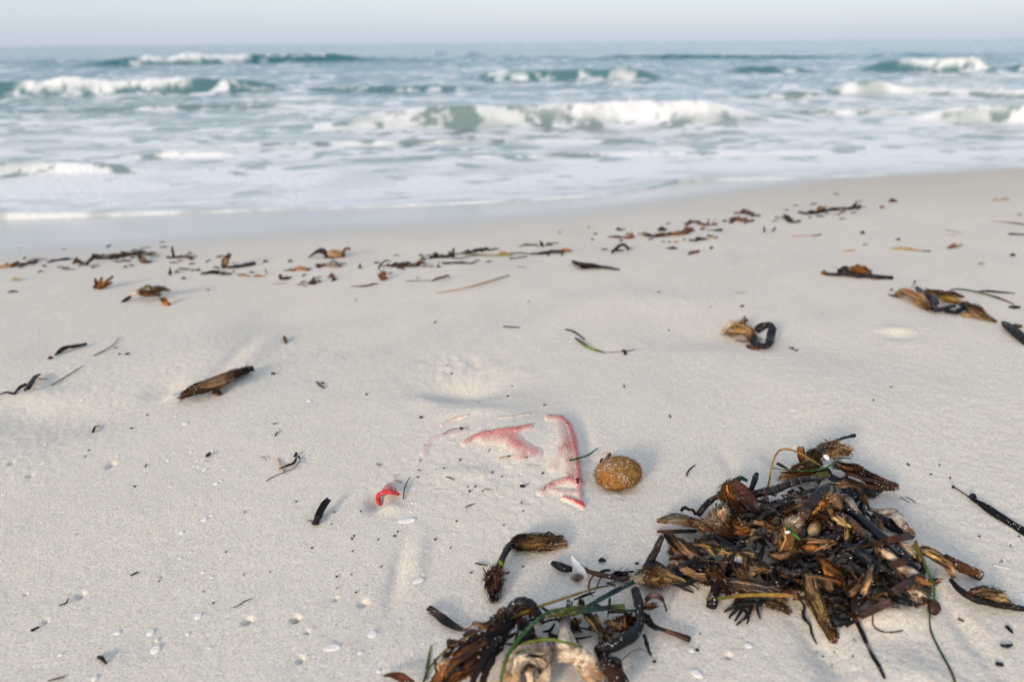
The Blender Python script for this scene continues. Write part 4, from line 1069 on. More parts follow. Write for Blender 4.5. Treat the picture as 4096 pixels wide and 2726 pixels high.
# --- front
T("golden-brown fibre bundle in the lower centre", T_('1', [(1160, 865, 22), (1210, 915, 22), (1262, 968, 16), (1290, 1010, 10)], [50, 84, 80, 40], ['rust', 'orange', 'umber', 'dark'], 360, 'umber', fly=.15, sw=.0005))
R("long golden fibre-clad rhizome reaching down the front, red-brown tip", [T_('1', [(1075, 960, 18), (1092, 1050, 16), (1130, 1130, 11), (1172, 1215, 7), (1195, 1270, 5)], [80, 104, 96, 76, 50], ['straw', 'tan', 'straw', 'ochre', 'umber'], 520, 'umber', fly=.12, sw=.0005), S_('1', [(1182, 1240, 5), (1205, 1295, 4), (1218, 1332, 4)], [46, 40, 36], ['umber', 'rust', 'red'], name='tip', lump=.2)])
T("faint pale fibres in the gap right of the golden bundle", T_('1', [(1200, 1010, 8), (1240, 1070, 6), (1270, 1130, 3)], [40, 70, 50], ['pale', 'grey', 'pale'], 160, 'tan', fly=.3, coref=.4, flat=.4))
R("black root tangle at the front right foot of the heap", [S_('1', [(1180, 1190, 4), (1230, 1215, 5), (1290, 1215, 4), (1330, 1195, 3)], [40, 56, 46, 30], 'black', lump=.35), S_('1', [(1235, 1190, 5), (1250, 1150, 6), (1235, 1120, 6)], [24, 20, 14], 'char', name='root')])
B("long black strap running down the sand from the front of the heap", [B_('1', [(1290, 960, 18), (1322, 1020, 16), (1345, 1090, 14), (1342, 1160, 9), (1348, 1210, 4), (1390, 1300, 2), (1408, 1345, 1)], [30, 52, 56, 40, 22, 26, 20], ['dark', 'dark', 'char', 'char']), B_('1', [(1405, 1335, 1), (1440, 1410, 1), (1480, 1475, 1), (1513, 1546, 1)], [20, 20, 22, 14], ['grey', 'char', 'black', 'char'], name='sandy_tail')])
B("dull purplish-brown strap at the front right of the heap", B_('1', [(1280, 1235, 3), (1380, 1180, 7), (1470, 1135, 10), (1556, 1098, 12)], [34, 42, 46, 44], ['char', 'plum', 'plum', (0.12, 0.065, 0.055)]))
R("thin reddish rootlet kinked on the sand below the heap", S_('1', [(1436, 1060, 12), (1444, 1150, 4), (1448, 1240, 1), (1500, 1274, 1), (1560, 1278, 1), (1622, 1268, 1)], [8, 8, 9, 8, 7, 5], ['dark', 'rust', 'dark', 'char'], lump=.1), 'rootlet', 'rootlet')
R("thin dark root hanging left of the golden fibre-clad rhizome", S_('1', [(1035, 1150, 8), (1040, 1200, 4), (1075, 1230, 2), (1090, 1290, 1), (1118, 1348, 1)], [14, 13, 14, 12, 6], 'char', lump=.15), 'rootlet', 'rootlet')
R("detached black rhizome with a tan fibre wing, right of the heap", [S_('1', [(1900, 972, 8), (1950, 1030, 9), (2020, 1075, 9), (2120, 1105, 8), (2220, 1122, 6), (2326, 1142, 4)], [26, 40, 44, 44, 40, 34], 'black', lump=.18), T_('1', [(2000, 1060, 12), (2080, 1040, 16), (2160, 1060, 12), (2240, 1105, 6)], [30, 76, 90, 24], ['umber', 'tan', 'straw', 'dark'], 240, 'dark', fly=.2)], group=None)
# random scraps that fill the inside of the heap
POLY = np.array([(420, 640), (640, 470), (800, 480), (1050, 410), (1250, 330), (1420, 440), (1380, 560), (1620, 760), (1760, 900), (1760, 1040), (1500, 1100), (1240, 1180), (1000, 1060), (620, 1060), (280, 980), (200, 900), (330, 760)], float)
def inside(x, y):
    c = False; n = len(POLY); j = n - 1
    for i in range(n):
        xi, yi = POLY[i]; xj, yj = POLY[j]
        if (yi > y) != (yj > y) and x < (xj - xi) * (y - yi) / (yj - yi) + xi: c = not c
        j = i
    return c
r = np.random.default_rng(21)
def edge_dist(x, y):
    d = 1e9
    for i in range(len(POLY)):
        a_, b_ = POLY[i], POLY[(i + 1) % len(POLY)]; v = b_ - a_
        t_ = min(max(np.dot([x - a_[0], y - a_[1]], v) / np.dot(v, v), 0), 1); d = min(d, math.hypot(x - a_[0] - t_ * v[0], y - a_[1] - t_ * v[1]))
    return d
kinds = ['leaf'] * 130 + ['root'] * 120 + ['wisp'] * 48
r.shuffle(kinds)
for kd in kinds:
    while True:
        x = r.uniform(180, 1800); y = r.uniform(330, 1180)
        if inside(x, y) and not (700 < x < 890 and 760 < y < 860) and not (690 < x < 800 and 950 < y < 1010): break
    dome = min(edge_dist(x, y) / 130.0, 1.0)
    a = r.normal(0.55, 1.0); ln = r.uniform(90, 270) * (0.5 + 0.5 * dome); dx, dy = math.cos(a) * ln / 2, math.sin(a) * ln / 2 * 0.8
    h = r.uniform(2, 6 + 17 * dome); tip = r.uniform(-3, 6)
    zone = 'crown' if y < 470 else ('left limb' if x < 620 else ('right flank' if x > 1350 else ('front' if y > 930 else 'middle')))
    pts = [(x - dx, y - dy, max(1, h * r.uniform(.3, 1))), (x - dx * .4 + r.normal(0, 12), y - dy * .4 + r.normal(0, 12), h + 3), (x + dx * .4 + r.normal(0, 14), y + dy * .4 + r.normal(0, 12), h + 2), (x + dx, y + dy, max(1, h + tip))]
    if kd == 'leaf': B("dark leaf scrap tangled inside the %s of the big weed heap" % zone, B_('1', pts, [r.uniform(6, 16), r.uniform(12, 32), r.uniform(3, 12)], [str(r.choice(['dark', 'char', 'black', 'black', 'brown'])), str(r.choice(['dark', 'char', 'black', 'black', 'brown', 'umber', 'plum']))], twist=r.normal(0, 1.3), cup=r.uniform(.1, .6), thick=.0009), group="dark leaf scraps inside the heap")
    elif kd == 'root': R("black rootlet tangled inside the %s of the big weed heap" % zone, S_('1', pts, [r.uniform(8, 20), r.uniform(12, 30), r.uniform(5, 16)], [str(r.choice(['black', 'char', 'dark'])), str(r.choice(['black', 'char', 'dark', 'brown']))], lump=.3), 'rootlet', 'rootlet', "dark rootlets inside the heap")
    else: T("small brown fibre wisp caught in the %s of the big weed heap" % zone, T_('1', pts, [r.uniform(26, 40), r.uniform(34, 64), r.uniform(24, 44)], [str(r.choice(['umber', 'tan', 'rust', 'brown', 'grey'])), str(r.choice(['umber', 'tan', 'straw']))], 110, 'black', fly=.4, coref=.55, tone=.36), group="fibre wisps inside the heap")

for i, (pts, w_) in enumerate([([(830, 560, 26), (900, 535, 30), (985, 520, 30)], 34), ([(900, 600, 24), (860, 560, 28), (790, 545, 26)], 30), ([(1110, 760, 26), (1180, 730, 30), (1260, 720, 28)], 36), ([(1300, 860, 24), (1380, 930, 24), (1450, 1010, 16)], 38), ([(560, 760, 24), (620, 790, 26), (700, 770, 22)], 30),
                               ([(880, 900, 20), (960, 930, 24), (1040, 925, 22)], 38), ([(1420, 840, 26), (1500, 900, 26), (1590, 960, 20)], 34), ([(380, 760, 20), (450, 800, 24), (540, 810, 22)], 34), ([(1200, 880, 24), (1260, 830, 28), (1330, 850, 26)], 30), ([(1030, 470, 34), (1100, 450, 36), (1180, 470, 32)], 30), ([(760, 640, 22), (820, 590, 28), (880, 580, 26)], 32), ([(1340, 1010, 18), (1430, 1040, 18), (1520, 1030, 14)], 36),
                               ([(1000, 860, 24), (1060, 890, 26), (1130, 880, 24)], 30), ([(1150, 1060, 14), (1220, 1100, 12), (1290, 1150, 6)], 34), ([(1400, 740, 30), (1350, 780, 30), (1280, 800, 26)], 30), ([(640, 640, 26), (700, 600, 28), (760, 600, 26)], 30)]):
    R("matte black rhizome piece lying across the top of the heap, " + ('left limb' if pts[1][0] < 720 else ('upper middle' if pts[1][1] < 700 else ('right flank' if pts[1][0] > 1320 else 'lower middle'))), S_('1', pts, [w_ * .7, w_, w_ * .8], ['black', 'char', 'black'], rings=.12 if i % 2 else 0, lump=.2), group="black rhizome pieces on top of the heap")
for i in range(26):
    while True:
        x = r.uniform(200, 1780); y = r.uniform(340, 1150)
        if inside(x, y) and not (700 < x < 890 and 760 < y < 860): break
    a = r.normal(0.5, 1.0); ln = r.uniform(90, 200); dx, dy = math.cos(a) * ln / 2, math.sin(a) * ln / 2 * .8
    zone = 'crown' if y < 470 else ('left limb' if x < 620 else ('right flank' if x > 1350 else ('front' if y > 930 else 'middle')))
    h = 14 + 16 * min(edge_dist(x, y) / 130.0, 1.0)
    T("loose tuft of hair-like fibres on the %s of the big weed heap" % zone, T_('1', [(x - dx, y - dy, h), (x, y, h + 4), (x + dx, y + dy, h - 3)], [r.uniform(16, 26), r.uniform(24, 46), r.uniform(14, 30)], [str(r.choice(['tan', 'umber', 'umber', 'grey'])), str(r.choice(['tan', 'straw', 'umber', 'rust']))], 90, 'black', fly=.5, coref=.4, tone=.28, sw=.0003, curl=.25), group="loose hair tufts on the heap")

# ------------------------------------------------------------------ the foreground cluster at the bottom edge
FG = "pieces of the foreground weed cluster"
R("massive dark rotten trunk-like root at the bottom edge", [S_('F', [(905, 680, 24), (860, 780, 28), (750, 880, 28), (610, 985, 26), (480, 1085, 22), (400, 1190, 18)], [100, 130, 150, 170, 170, 150], ['brown', 'black', 'dark', 'black', 'dark', 'brown'], lump=.6, mat=M_SOFT, name='root_body'),
    T_('F', [(850, 800, 36), (740, 890, 38), (620, 985, 34), (500, 1080, 30), (420, 1180, 24)], [110, 140, 160, 150, 130], ['umber', 'dark', 'umber', 'rust', 'umber'], 420, 'black', fly=.12, sw=.0007, name='fibre_coat', lump=.4), B_('F', [(840, 830, 44), (760, 930, 46), (700, 1040, 42), (640, 1170, 34)], [30, 50, 46, 40], ['dark', 'black', 'dark'], name='torn_strip', twist=.6), B_('F', [(760, 860, 50), (640, 940, 48), (540, 1010, 42), (470, 1100, 34)], [24, 40, 40, 30], ['umber', 'dark', 'rust'], name='torn_strip', twist=-.5),
    S_('F', [(870, 790, 36), (790, 900, 40), (765, 1010, 38), (720, 1150, 30)], [50, 60, 60, 54], ['black', 'dark', 'black', 'dark'], lump=.5, name='branch', mat=M_SOFT), S_('F', [(850, 655, 30), (842, 710, 34), (838, 780, 30)], [50, 66, 50], ['rust', 'umber', 'dark'], lump=.5, name='knot', mat=M_SOFT),
    S_('F', [(520, 990, 40), (450, 1010, 34), (430, 1080, 30), (420, 1160, 22)], [40, 36, 40, 44], ['umber', 'tan', 'ochre', 'rust'], lump=.5, name='bark_edge', mat=M_SOFT)], group=FG)
R("black arched rhizome loop on top of the trunk-like root", S_('F', [(900, 740, 24), (915, 660, 36), (965, 606, 44), (1035, 606, 44), (1085, 656, 32), (1115, 715, 14)], [66, 66, 62, 60, 56, 34], 'black', lump=.22, rings=.1), group=FG)
R("dark rubble of broken stems under the arched loop", S_('F', [(980, 740, 10), (1040, 790, 12), (1010, 860, 14), (960, 930, 12)], [80, 90, 80, 60], 'black', lump=.4), group=FG)
R("bleached cream root chunk with a dark hollow at the bottom edge", [S_('F', [(905, 1040, 16), (970, 975, 22), (1070, 955, 24), (1165, 985, 20)], [120, 150, 140, 110], ['tan', 'cream', 'pale', 'grey'], lump=.6, mat=M_PALE), S_('F', [(925, 1010, 18), (915, 1090, 14), (945, 1200, 6)], [110, 104, 100], ['cream', 'tan', 'pale'], lump=.6, mat=M_PALE, name='prong'), S_('F', [(1150, 1000, 16), (1150, 1080, 12), (1120, 1190, 5)], [100, 84, 90], ['grey', 'cream', 'tan'], lump=.6, mat=M_PALE, name='prong'), S_('F', [(1050, 1010, 22), (1050, 1080, 14), (1040, 1180, 6)], [60, 70, 60], ['umber', 'cream', 'straw'], lump=.6, mat=M_PALE, name='prong'), S_('F', [(985, 1090, 12), (1020, 1035, 26), (1085, 1030, 26), (1115, 1080, 14)], [18, 24, 24, 18], ['black', 'dark', 'black'], lump=.5, name='hollow_shade', mat=M_SOFT), B_('F', [(1010, 965, 40), (1060, 960, 42), (1130, 970, 38)], [14, 22, 12], 'dark', name='bark_scrap'), T_('F', [(910, 1100, 24), (940, 1000, 34), (1030, 950, 38), (1140, 960, 32)], [90, 110, 100, 70], ['tan', 'cream', 'pale', 'tan'], 160, 'pale', fly=.35, sw=.0005, tone=.12, coref=.4, length=(.15, .4), curl=.4)], group=FG)  # the small black tube stands in for the shade inside the hollow
R("cream bleached root leg right of the bleached chunk", [S_('F', [(1210, 940, 16), (1290, 950, 18), (1370, 960, 18)], [90, 104, 110], ['grey', 'pale', 'cream'], lump=.6, mat=M_PALE), S_('F', [(1350, 950, 18), (1415, 1010, 16), (1465, 1090, 12), (1500, 1190, 6)], [104, 124, 120, 110], ['pale', 'cream', 'tan', 'pale'], lump=.55, mat=M_PALE, name='prong')], group=FG)
R("grey forked stem rising to a black tip above the bleached roots", [S_('F', [(1260, 900, 24), (1275, 800, 28), (1285, 720, 26), (1300, 640, 24), (1302, 588, 24)], [110, 70, 50, 40, 26], ['pale', 'grey', 'plum', 'char', 'black'], lump=.25, mat=M_SOFT), S_('F', [(1285, 760, 26), (1310, 820, 24), (1335, 880, 20)], [40, 44, 50], ['grey', 'pale'], name='prong', mat=M_SOFT)], group=FG)
B("long olive-yellow blade curving along the bottom left of the cluster", B_('F', [(322, 1150, 2), (350, 1070, 3), (400, 1000, 5), (500, 905, 10), (640, 820, 16), (830, 738, 30), (1090, 636, 34), (1300, 566, 22), (1480, 508, 10), (1572, 490, 3)], [14, 16, 18, 18, 18, 18, 18, 17, 14, 9], ['olive', 'olive', 'yellow', 'olive', 'yellow', 'yellow', 'ochre', 'dark']), group=FG)
B("bright green blade arching from the bottom edge over the cluster", B_('F', [(846, 1160, 30), (862, 1060, 40), (900, 950, 46), (985, 825, 46), (1110, 705, 40), (1220, 655, 34), (1440, 632, 24), (1600, 645, 16), (1720, 658, 10), (1810, 645, 8), (1872, 600, 6)], [26, 26, 26, 26, 24, 24, 22, 20, 16, 13, 8], ['olive', 'green', 'green', 'green', 'olive', 'olive', 'green', 'green']), group=FG)
B("wide dark olive blade lying level across the cluster", B_('F', [(1160, 692, 26), (1280, 680, 28), (1420, 655, 26), (1560, 640, 20), (1684, 628, 12)], [30, 38, 38, 36, 34], ['olive', 'olive', 'teal', 'dark', 'lime'], face=.6), group=FG)
B("dark blue-green blade pointing up towards the big heap", B_('F', [(1400, 648, 22), (1500, 590, 18), (1620, 525, 14), (1745, 464, 10)], [26, 32, 32, 26], ['teal', 'teal', 'navy', 'teal']), group=FG)
B("thin dark green blade crossing behind the trunk-like root", B_('F', [(540, 958, 8), (600, 885, 8), (680, 800, 8), (760, 730, 8), (832, 690, 10)], [20, 18, 14, 9, 6], ['green', 'teal', 'char']), group=FG)
B("pale green blade draped over the bleached roots", B_('F', [(985, 880, 44), (1070, 862, 48), (1160, 850, 48), (1260, 866, 44), (1330, 885, 40), (1402, 902, 36)], [12, 16, 17, 17, 16, 10], ['olive', 'lime', 'olive']), group=FG)
B("faint green blade upright at the bottom left of the cluster", B_('F', [(338, 1120, 1), (352, 1040, 1), (366, 950, 1), (378, 888, 1)], [18, 20, 16, 6], ['olive', 'olive', 'straw']), group=FG)
B("brown leaf tip cut by the bottom edge, left of the trunk", B_('F', [(58, 1096, 3), (110, 1090, 6), (180, 1108, 8), (250, 1160, 6)], [10, 40, 60, 60], ['umber', 'brown', 'rust', 'brown']), group=FG)
R("black bent rhizome zigzag right of the bleached roots", [S_('F', [(1752, 520, 10), (1770, 600, 12), (1782, 680, 14), (1780, 760, 14), (1720, 830, 16), (1620, 880, 18), (1520, 925, 16)], [56, 66, 60, 66, 84, 88, 70], 'black', lump=.16), S_('F', [(1520, 910, 16), (1498, 925, 17)], [66, 60], 'dark', name='cut_end')], group=FG)
R("dark brown rhizome running off the bottom edge beside the zigzag", [S_('F', [(1530, 950, 12), (1580, 1030, 16), (1630, 1110, 16), (1670, 1200, 12)], [80, 110, 130, 120], ['black', 'dark', 'brown', 'dark'], lump=.35, mat=M_SOFT), S_('F', [(1600, 975, 22), (1640, 1000, 22), (1655, 1030, 18)], [30, 44, 26], 'black', name='knot'), S_('F', [(1640, 1040, 14), (1680, 1090, 8), (1716, 1150, 2)], [22, 20, 12], 'char', name='root')], group=FG)
B("purplish curled strap right of the zigzag rhizome", B_('F', [(1820, 598, 6), (1850, 568, 14), (1895, 560, 18), (1938, 590, 14), (1955, 640, 4), (1962, 666, 1)], [40, 46, 44, 40, 28, 8], ['plum', (0.14, 0.085, 0.075), 'plum', 'char'], twist=.6, cup=.3), group=FG)
R("brown and black stem tail pointing right from the cluster", [S_('F', [(1800, 690, 8), (1860, 745, 8), (1920, 780, 6), (1960, 792, 5)], [60, 52, 30, 22], 'char', lump=.25), S_('F', [(1950, 788, 5), (2030, 815, 5), (2120, 850, 4)], [30, 38, 42], ['umber', 'brown', 'dark'], name='tail', lump=.25)], group=FG)
T("ochre fibre bundle slanting in the middle of the cluster", T_('F', [(1385, 600, 14), (1420, 670, 14), (1475, 745, 12), (1545, 830, 6)], [44, 66, 76, 50], ['umber', 'ochre', 'straw', 'umber'], 260, 'umber', fly=.15, sw=.0005), group=FG)
T("grey-brown frayed fibres left of the zigzag rhizome", T_('F', [(1720, 690, 10), (1650, 740, 10), (1580, 790, 6), (1520, 850, 3)], [40, 60, 50, 30], ['dark', 'umber', 'grey'], 200, 'dark', fly=.4, coref=.5), group=FG)
R("orange rootlet hanging in the cluster beside the zigzag", S_('F', [(1680, 700, 16), (1684, 780, 12), (1692, 855, 6)], [13, 12, 8], ['umber', 'orange', 'rust'], lump=.1), 'rootlet', 'rootlet', FG)
R("thin brown rootlet arc on the sand at the bottom", S_('F', [(1650, 1000, 6), (1720, 940, 8), (1790, 916, 8), (1850, 950, 5), (1880, 1002, 1)], [7, 6, 5, 5, 5], ['umber', 'umber', 'char'], lump=.1), 'rootlet', 'rootlet', FG)
for i, (pts, w_) in enumerate([([(1120, 745, 8), (1180, 720, 10), (1240, 715, 8)], 34), ([(1130, 800, 6), (1180, 790, 8), (1210, 740, 8)], 44), ([(1310, 840, 6), (1380, 845, 7), (1460, 830, 4)], 30), ([(1540, 750, 6), (1600, 735, 8), (1690, 740, 8)], 30),
                               ([(1340, 585, 3), (1410, 555, 6), (1480, 530, 6)], 34), ([(1350, 770, 8), (1420, 780, 8), (1480, 800, 5)], 26), ([(1620, 700, 6), (1700, 715, 8), (1790, 700, 6)], 36), ([(1230, 820, 8), (1150, 850, 10), (1060, 860, 8)], 30)]):
    B("dark leaf scrap lying between the foreground stems", B_('F', pts, [w_ * .3, w_ * .55, w_ * .2], ['char', 'dark', 'char'][i % 3], twist=.7 * (i % 4 - 1.5), cup=.45), group="dark leaf scraps in the foreground cluster")
for i in range(70):
    t_ = r.random()
    if t_ < .5: x, y = r.uniform(880, 1500), r.uniform(650, 900)
    elif t_ < .75: x, y = r.uniform(1500, 1860), r.uniform(620, 900)
    else: q_ = r.random(); x, y = 920 - 480 * q_ + r.normal(0, 50), 700 + 400 * q_ + r.normal(0, 40)
    a = r.normal(0.2, 1.1); ln = r.uniform(60, 180); dx, dy = math.cos(a) * ln / 2, math.sin(a) * ln / 2 * .8
    h = r.uniform(3, 16) + (22 if t_ >= .75 else 0)
    pts = [(x - dx, y - dy, max(1, h - 4)), (x + r.normal(0, 9), y + r.normal(0, 9), h + 2), (x + dx, y + dy, max(1, h + r.uniform(-4, 5)))]
    wh = 'on the trunk-like root' if t_ >= .75 else ('around the zigzag rhizome' if t_ >= .5 else 'behind the bleached roots')
    k = r.random()
    if k < .35: B("dark torn leaf %s in the foreground" % wh, B_('F', pts, [r.uniform(10, 20), r.uniform(18, 40), r.uniform(4, 14)], [str(r.choice(['black', 'char', 'dark'])), str(r.choice(['dark', 'brown', 'char', 'plum']))], twist=r.normal(0, 1.3), cup=.4), group="dark scraps in the foreground cluster")
    elif k < .7: R("black stem scrap %s in the foreground" % wh, S_('F', pts, [r.uniform(10, 22), r.uniform(14, 36), r.uniform(6, 18)], [str(r.choice(['black', 'char', 'dark'])), 'black'], lump=.35), 'stem scrap', 'stem_scrap', "dark scraps in the foreground cluster")
    else: T("brown fibre wisp %s in the foreground" % wh, T_('F', pts, [r.uniform(24, 40), r.uniform(36, 64), r.uniform(20, 40)], [str(r.choice(['umber', 'tan', 'brown', 'grey'])), str(r.choice(['umber', 'tan', 'rust']))], 100, 'black', fly=.4, coref=.45, tone=.3), group="fibre wisps in the foreground cluster")
# stems between the cluster and the big heap
R("black broken stem lying beside the white shard", [S_('F', [(1195, 336, 4), (1240, 360, 6), (1285, 375, 6), (1320, 375, 5)], [30, 52, 50, 40], 'char', lump=.25), S_('F', [(1330, 430, 4), (1362, 436, 6), (1392, 430, 4)], [36, 54, 34], ['grey', 'plum', 'grey'], name='knob', mat=M_SOFT)], group=None)
R("dark brown branching rootstock between shard and heap", [S_('F', [(1380, 352, 5), (1440, 392, 6), (1510, 415, 6), (1580, 430, 6), (1660, 445, 5), (1745, 430, 5)], [22, 30, 34, 30, 28, 24], ['plum', 'brown', 'dark', 'plum'], lump=.25), S_('F', [(1500, 415, 6), (1540, 390, 6), (1582, 384, 3)], [22, 24, 14], 'char', name='branch'), S_('F', [(1560, 470, 3), (1600, 482, 2), (1620, 490, 1)], [16, 14, 8], 'char', name='root'), S_('F', [(1470, 420, 6), (1445, 460, 4), (1440, 520, 3), (1465, 560, 1)], [14, 16, 12, 8], 'umber', name='root'), S_('F', [(1520, 430, 5), (1500, 480, 3), (1480, 520, 1)], [12, 10, 6], 'umber', name='root')], 'rootstock', 'rootstock', None)
T("fine dark root hairs around the branching rootstock", T_('F', [(1580, 430, 5), (1640, 420, 6), (1720, 410, 5)], [40, 60, 40], ['umber', 'dark', 'umber'], 70, 'dark', fly=.9, coref=.2), group=None)

# ------------------------------------------------------------------ single pieces on the sand near the camera
thing('bent_rhizome', "bent black rhizome with a golden fibre tuft at each end", 'rhizome', [S_('F', [(940, 205, 5), (905, 225, 9), (872, 275, 11), (848, 330, 11), (828, 385, 9)], [44, 46, 42, 44, 44], ['char', 'dark', 'char', 'umber'], lump=.2),
    T_('F', [(920, 206, 6), (990, 195, 9), (1080, 196, 10), (1160, 195, 8), (1220, 190, 6)], [56, 110, 140, 140, 100], ['brown', 'umber', 'ochre', 'umber', 'tan'], 420, 'brown', fly=.08, sw=.0006, tone=.25, coref=.95, lab="golden-brown fibre tuft"), T_('F', [(835, 360, 9), (805, 420, 10), (795, 480, 9), (800, 555, 5)], [60, 120, 120, 66], ['tan', 'umber', 'umber', 'dark'], 480, 'dark', fly=.4, curl=.3, lab="shaggy brown fibre tuft"),
    B_('F', [(830, 322, 16), (848, 338, 18), (868, 350, 15)], [14, 30, 12], 'lime', name='green_shoot')])
B("black leaf strap with a thin curled tip, left of the foreground cluster", B_('F', [(358, 636, 3), (420, 685, 5), (490, 738, 4), (560, 775, 3), (618, 786, 4), (645, 765, 6), (664, 732, 8)], [34, 54, 58, 58, 44, 18, 5], ['char', 'plum', 'char', 'char', 'plum', 'grey'], cup=.15, thick=.0012), group=None)
B("short black strap standing askew with a brown rotten foot", [B_('5', [(2068, 150, 9), (2040, 180, 9), (2014, 225, 7), (1998, 265, 4)], [30, 44, 46, 46], 'black', thick=.0014, cup=.2), S_('5', [(2000, 262, 4), (1980, 305, 3)], [46, 52], ['brown', 'black'], name='rotten_foot', lump=.3, flat=.5), S_('5', [(1975, 295, 1), (1950, 285, 1), (1930, 280, 1)], [8, 6, 4], 'umber', name='root')], group=None)
thing('rhizome_log', "furry brown rhizome like a small log, black peg end, left of centre", 'rhizome', [T_('7', [(1565, 500, 8), (1650, 455, 14), (1760, 420, 16), (1860, 385, 15), (1950, 345, 11), (2040, 305, 9), (2110, 275, 8)], [60, 110, 130, 118, 92, 60, 34], ['umber', 'umber', 'tan', 'tan', 'umber', 'brown', 'dark'], 560, 'brown', fly=.3, sw=.0006, tone=.15, coref=.95),
    S_('7', [(2085, 286, 9), (2130, 268, 9), (2162, 254, 9)], [32, 34, 30], 'char', name='peg'), T_('7', [(1830, 420, 10), (1850, 450, 7), (1880, 478, 3)], [60, 66, 30], ['rust', 'rust', 'umber'], 150, 'umber', fly=.3, name='side_tuft'), S_('7', [(1568, 500, 8), (1600, 480, 10), (1660, 465, 12)], [44, 52, 40], ['dark', 'red', 'dark'], name='bare_end', lump=.25)])
B("small black stick with a fine angled tip on bare sand", [S_('7', [(798, 805, 2), (808, 775, 3), (818, 758, 3)], [20, 18, 14], ['dark', 'char']), S_('7', [(816, 760, 3), (838, 753, 2), (860, 746, 1)], [12, 9, 3], 'char', name='tip')], 'stick', 'stick', None)
R("dark curved rhizome piece at the left, black", [S_('7', [(470, 148, 2), (520, 108, 5), (570, 82, 7), (650, 72, 6), (742, 52, 4)], [12, 40, 34, 28, 22], 'char', lump=.2), ], group=None)
R("small reddish wedge of bark below the dark curved rhizome", S_('7', [(408, 180, 1), (432, 170, 3), (455, 172, 1)], [6, 28, 8], 'red', lump=.2), 'bark piece', 'bark_piece', None)
R("twisted dark weed strand at the left edge", [S_('7', [(345, 312, 3), (310, 330, 6), (275, 370, 8), (250, 420, 8), (210, 452, 5)], [14, 34, 34, 40, 26], 'char', lump=.35), B_('7', [(230, 400, 6), (180, 420, 5), (130, 465, 2)], [30, 30, 12], ['dark', 'umber'], name='torn_leaf', twist=.8), B_('7', [(140, 470, 2), (110, 478, 3), (60, 466, 4), (0, 480, 1), (-30, 490, 1)], [16, 20, 18, 22, 14], 'char', name='tail', twist=2.5), S_('7', [(330, 352, 2), (370, 354, 1), (412, 350, 1)], [10, 7, 5], 'char', name='root')], 'weed strand', 'weed_strand', None)
B("straight dark green blade left of the furry log", B_('7', [(440, 408, 1), (520, 362, 3), (620, 300, 3), (712, 240, 2)], [7, 10, 9, 5], ['olive', 'teal', 'green', 'teal']), group=None)
R("thin grey curved twig above the dark green blade", S_('7', [(800, 155, 1), (870, 122, 2), (950, 75, 2), (1000, 25, 2), (1016, -5, 2)], [8, 9, 7, 6, 5], 'plum', lump=.15), 'twig', 'twig', None)
thing('twig_cross', "tiny cross of a straw stick and black twigs", 'twigs', [S_('4', [(1868, 1062, 1), (1890, 1110, 2), (1914, 1156, 1)], [9, 10, 10], ['straw', 'ochre'], name='straw_stick'), S_('4', [(1878, 1134, 3), (1930, 1112, 4), (1975, 1095, 4), (1996, 1062, 4)], [7, 13, 18, 12], 'black', name='black_twig', lump=.3), S_('4', [(1792, 1214, 1), (1850, 1182, 1), (1920, 1154, 2), (1975, 1130, 2), (2005, 1100, 3), (2022, 1070, 2)], [5, 5, 5, 5, 5, 4], 'umber', name='rootlet'), S_('4', [(2008, 1050, 2), (2018, 1062, 2)], [14, 12], 'char', name='bud')])
R("small dark brown chip above the twig cross", S_('4', [(1986, 1050, 1), (1996, 1026, 3)], [20, 18], 'dark', lump=.3), 'bark piece', 'bark_piece', None)
B("short green blade lying over the right fold of the red cloth", B_('3', [(1590, 890, 13), (1660, 872, 14), (1730, 848, 8), (1796, 800, 4)], [14, 13, 14, 7], ['teal', 'green', 'green', 'teal']), group=None)
B("brown leaf flake standing behind the seagrass ball", B_('3', [(1848, 895, 2), (1868, 865, 2), (1892, 838, 2)], [16, 26, 18], ['rust', 'brown', 'red'], stand=True), group=None)
R("thin black twig leaning right of the red cloth corner", S_('3', [(389, 1166, 1), (392, 1110, 3), (410, 1050, 4), (435, 1013, 3)], [8, 8, 8, 6], 'black', lump=.1), 'twig', 'twig', None)
R("black twig stump on the sand between ball and heap", S_('A', [(432, 598, 1), (440, 555, 3), (482, 505, 4), (532, 468, 3)], [16, 20, 18, 14], ['red', 'black', 'char', 'char'], lump=.2), 'twig', 'twig', None)
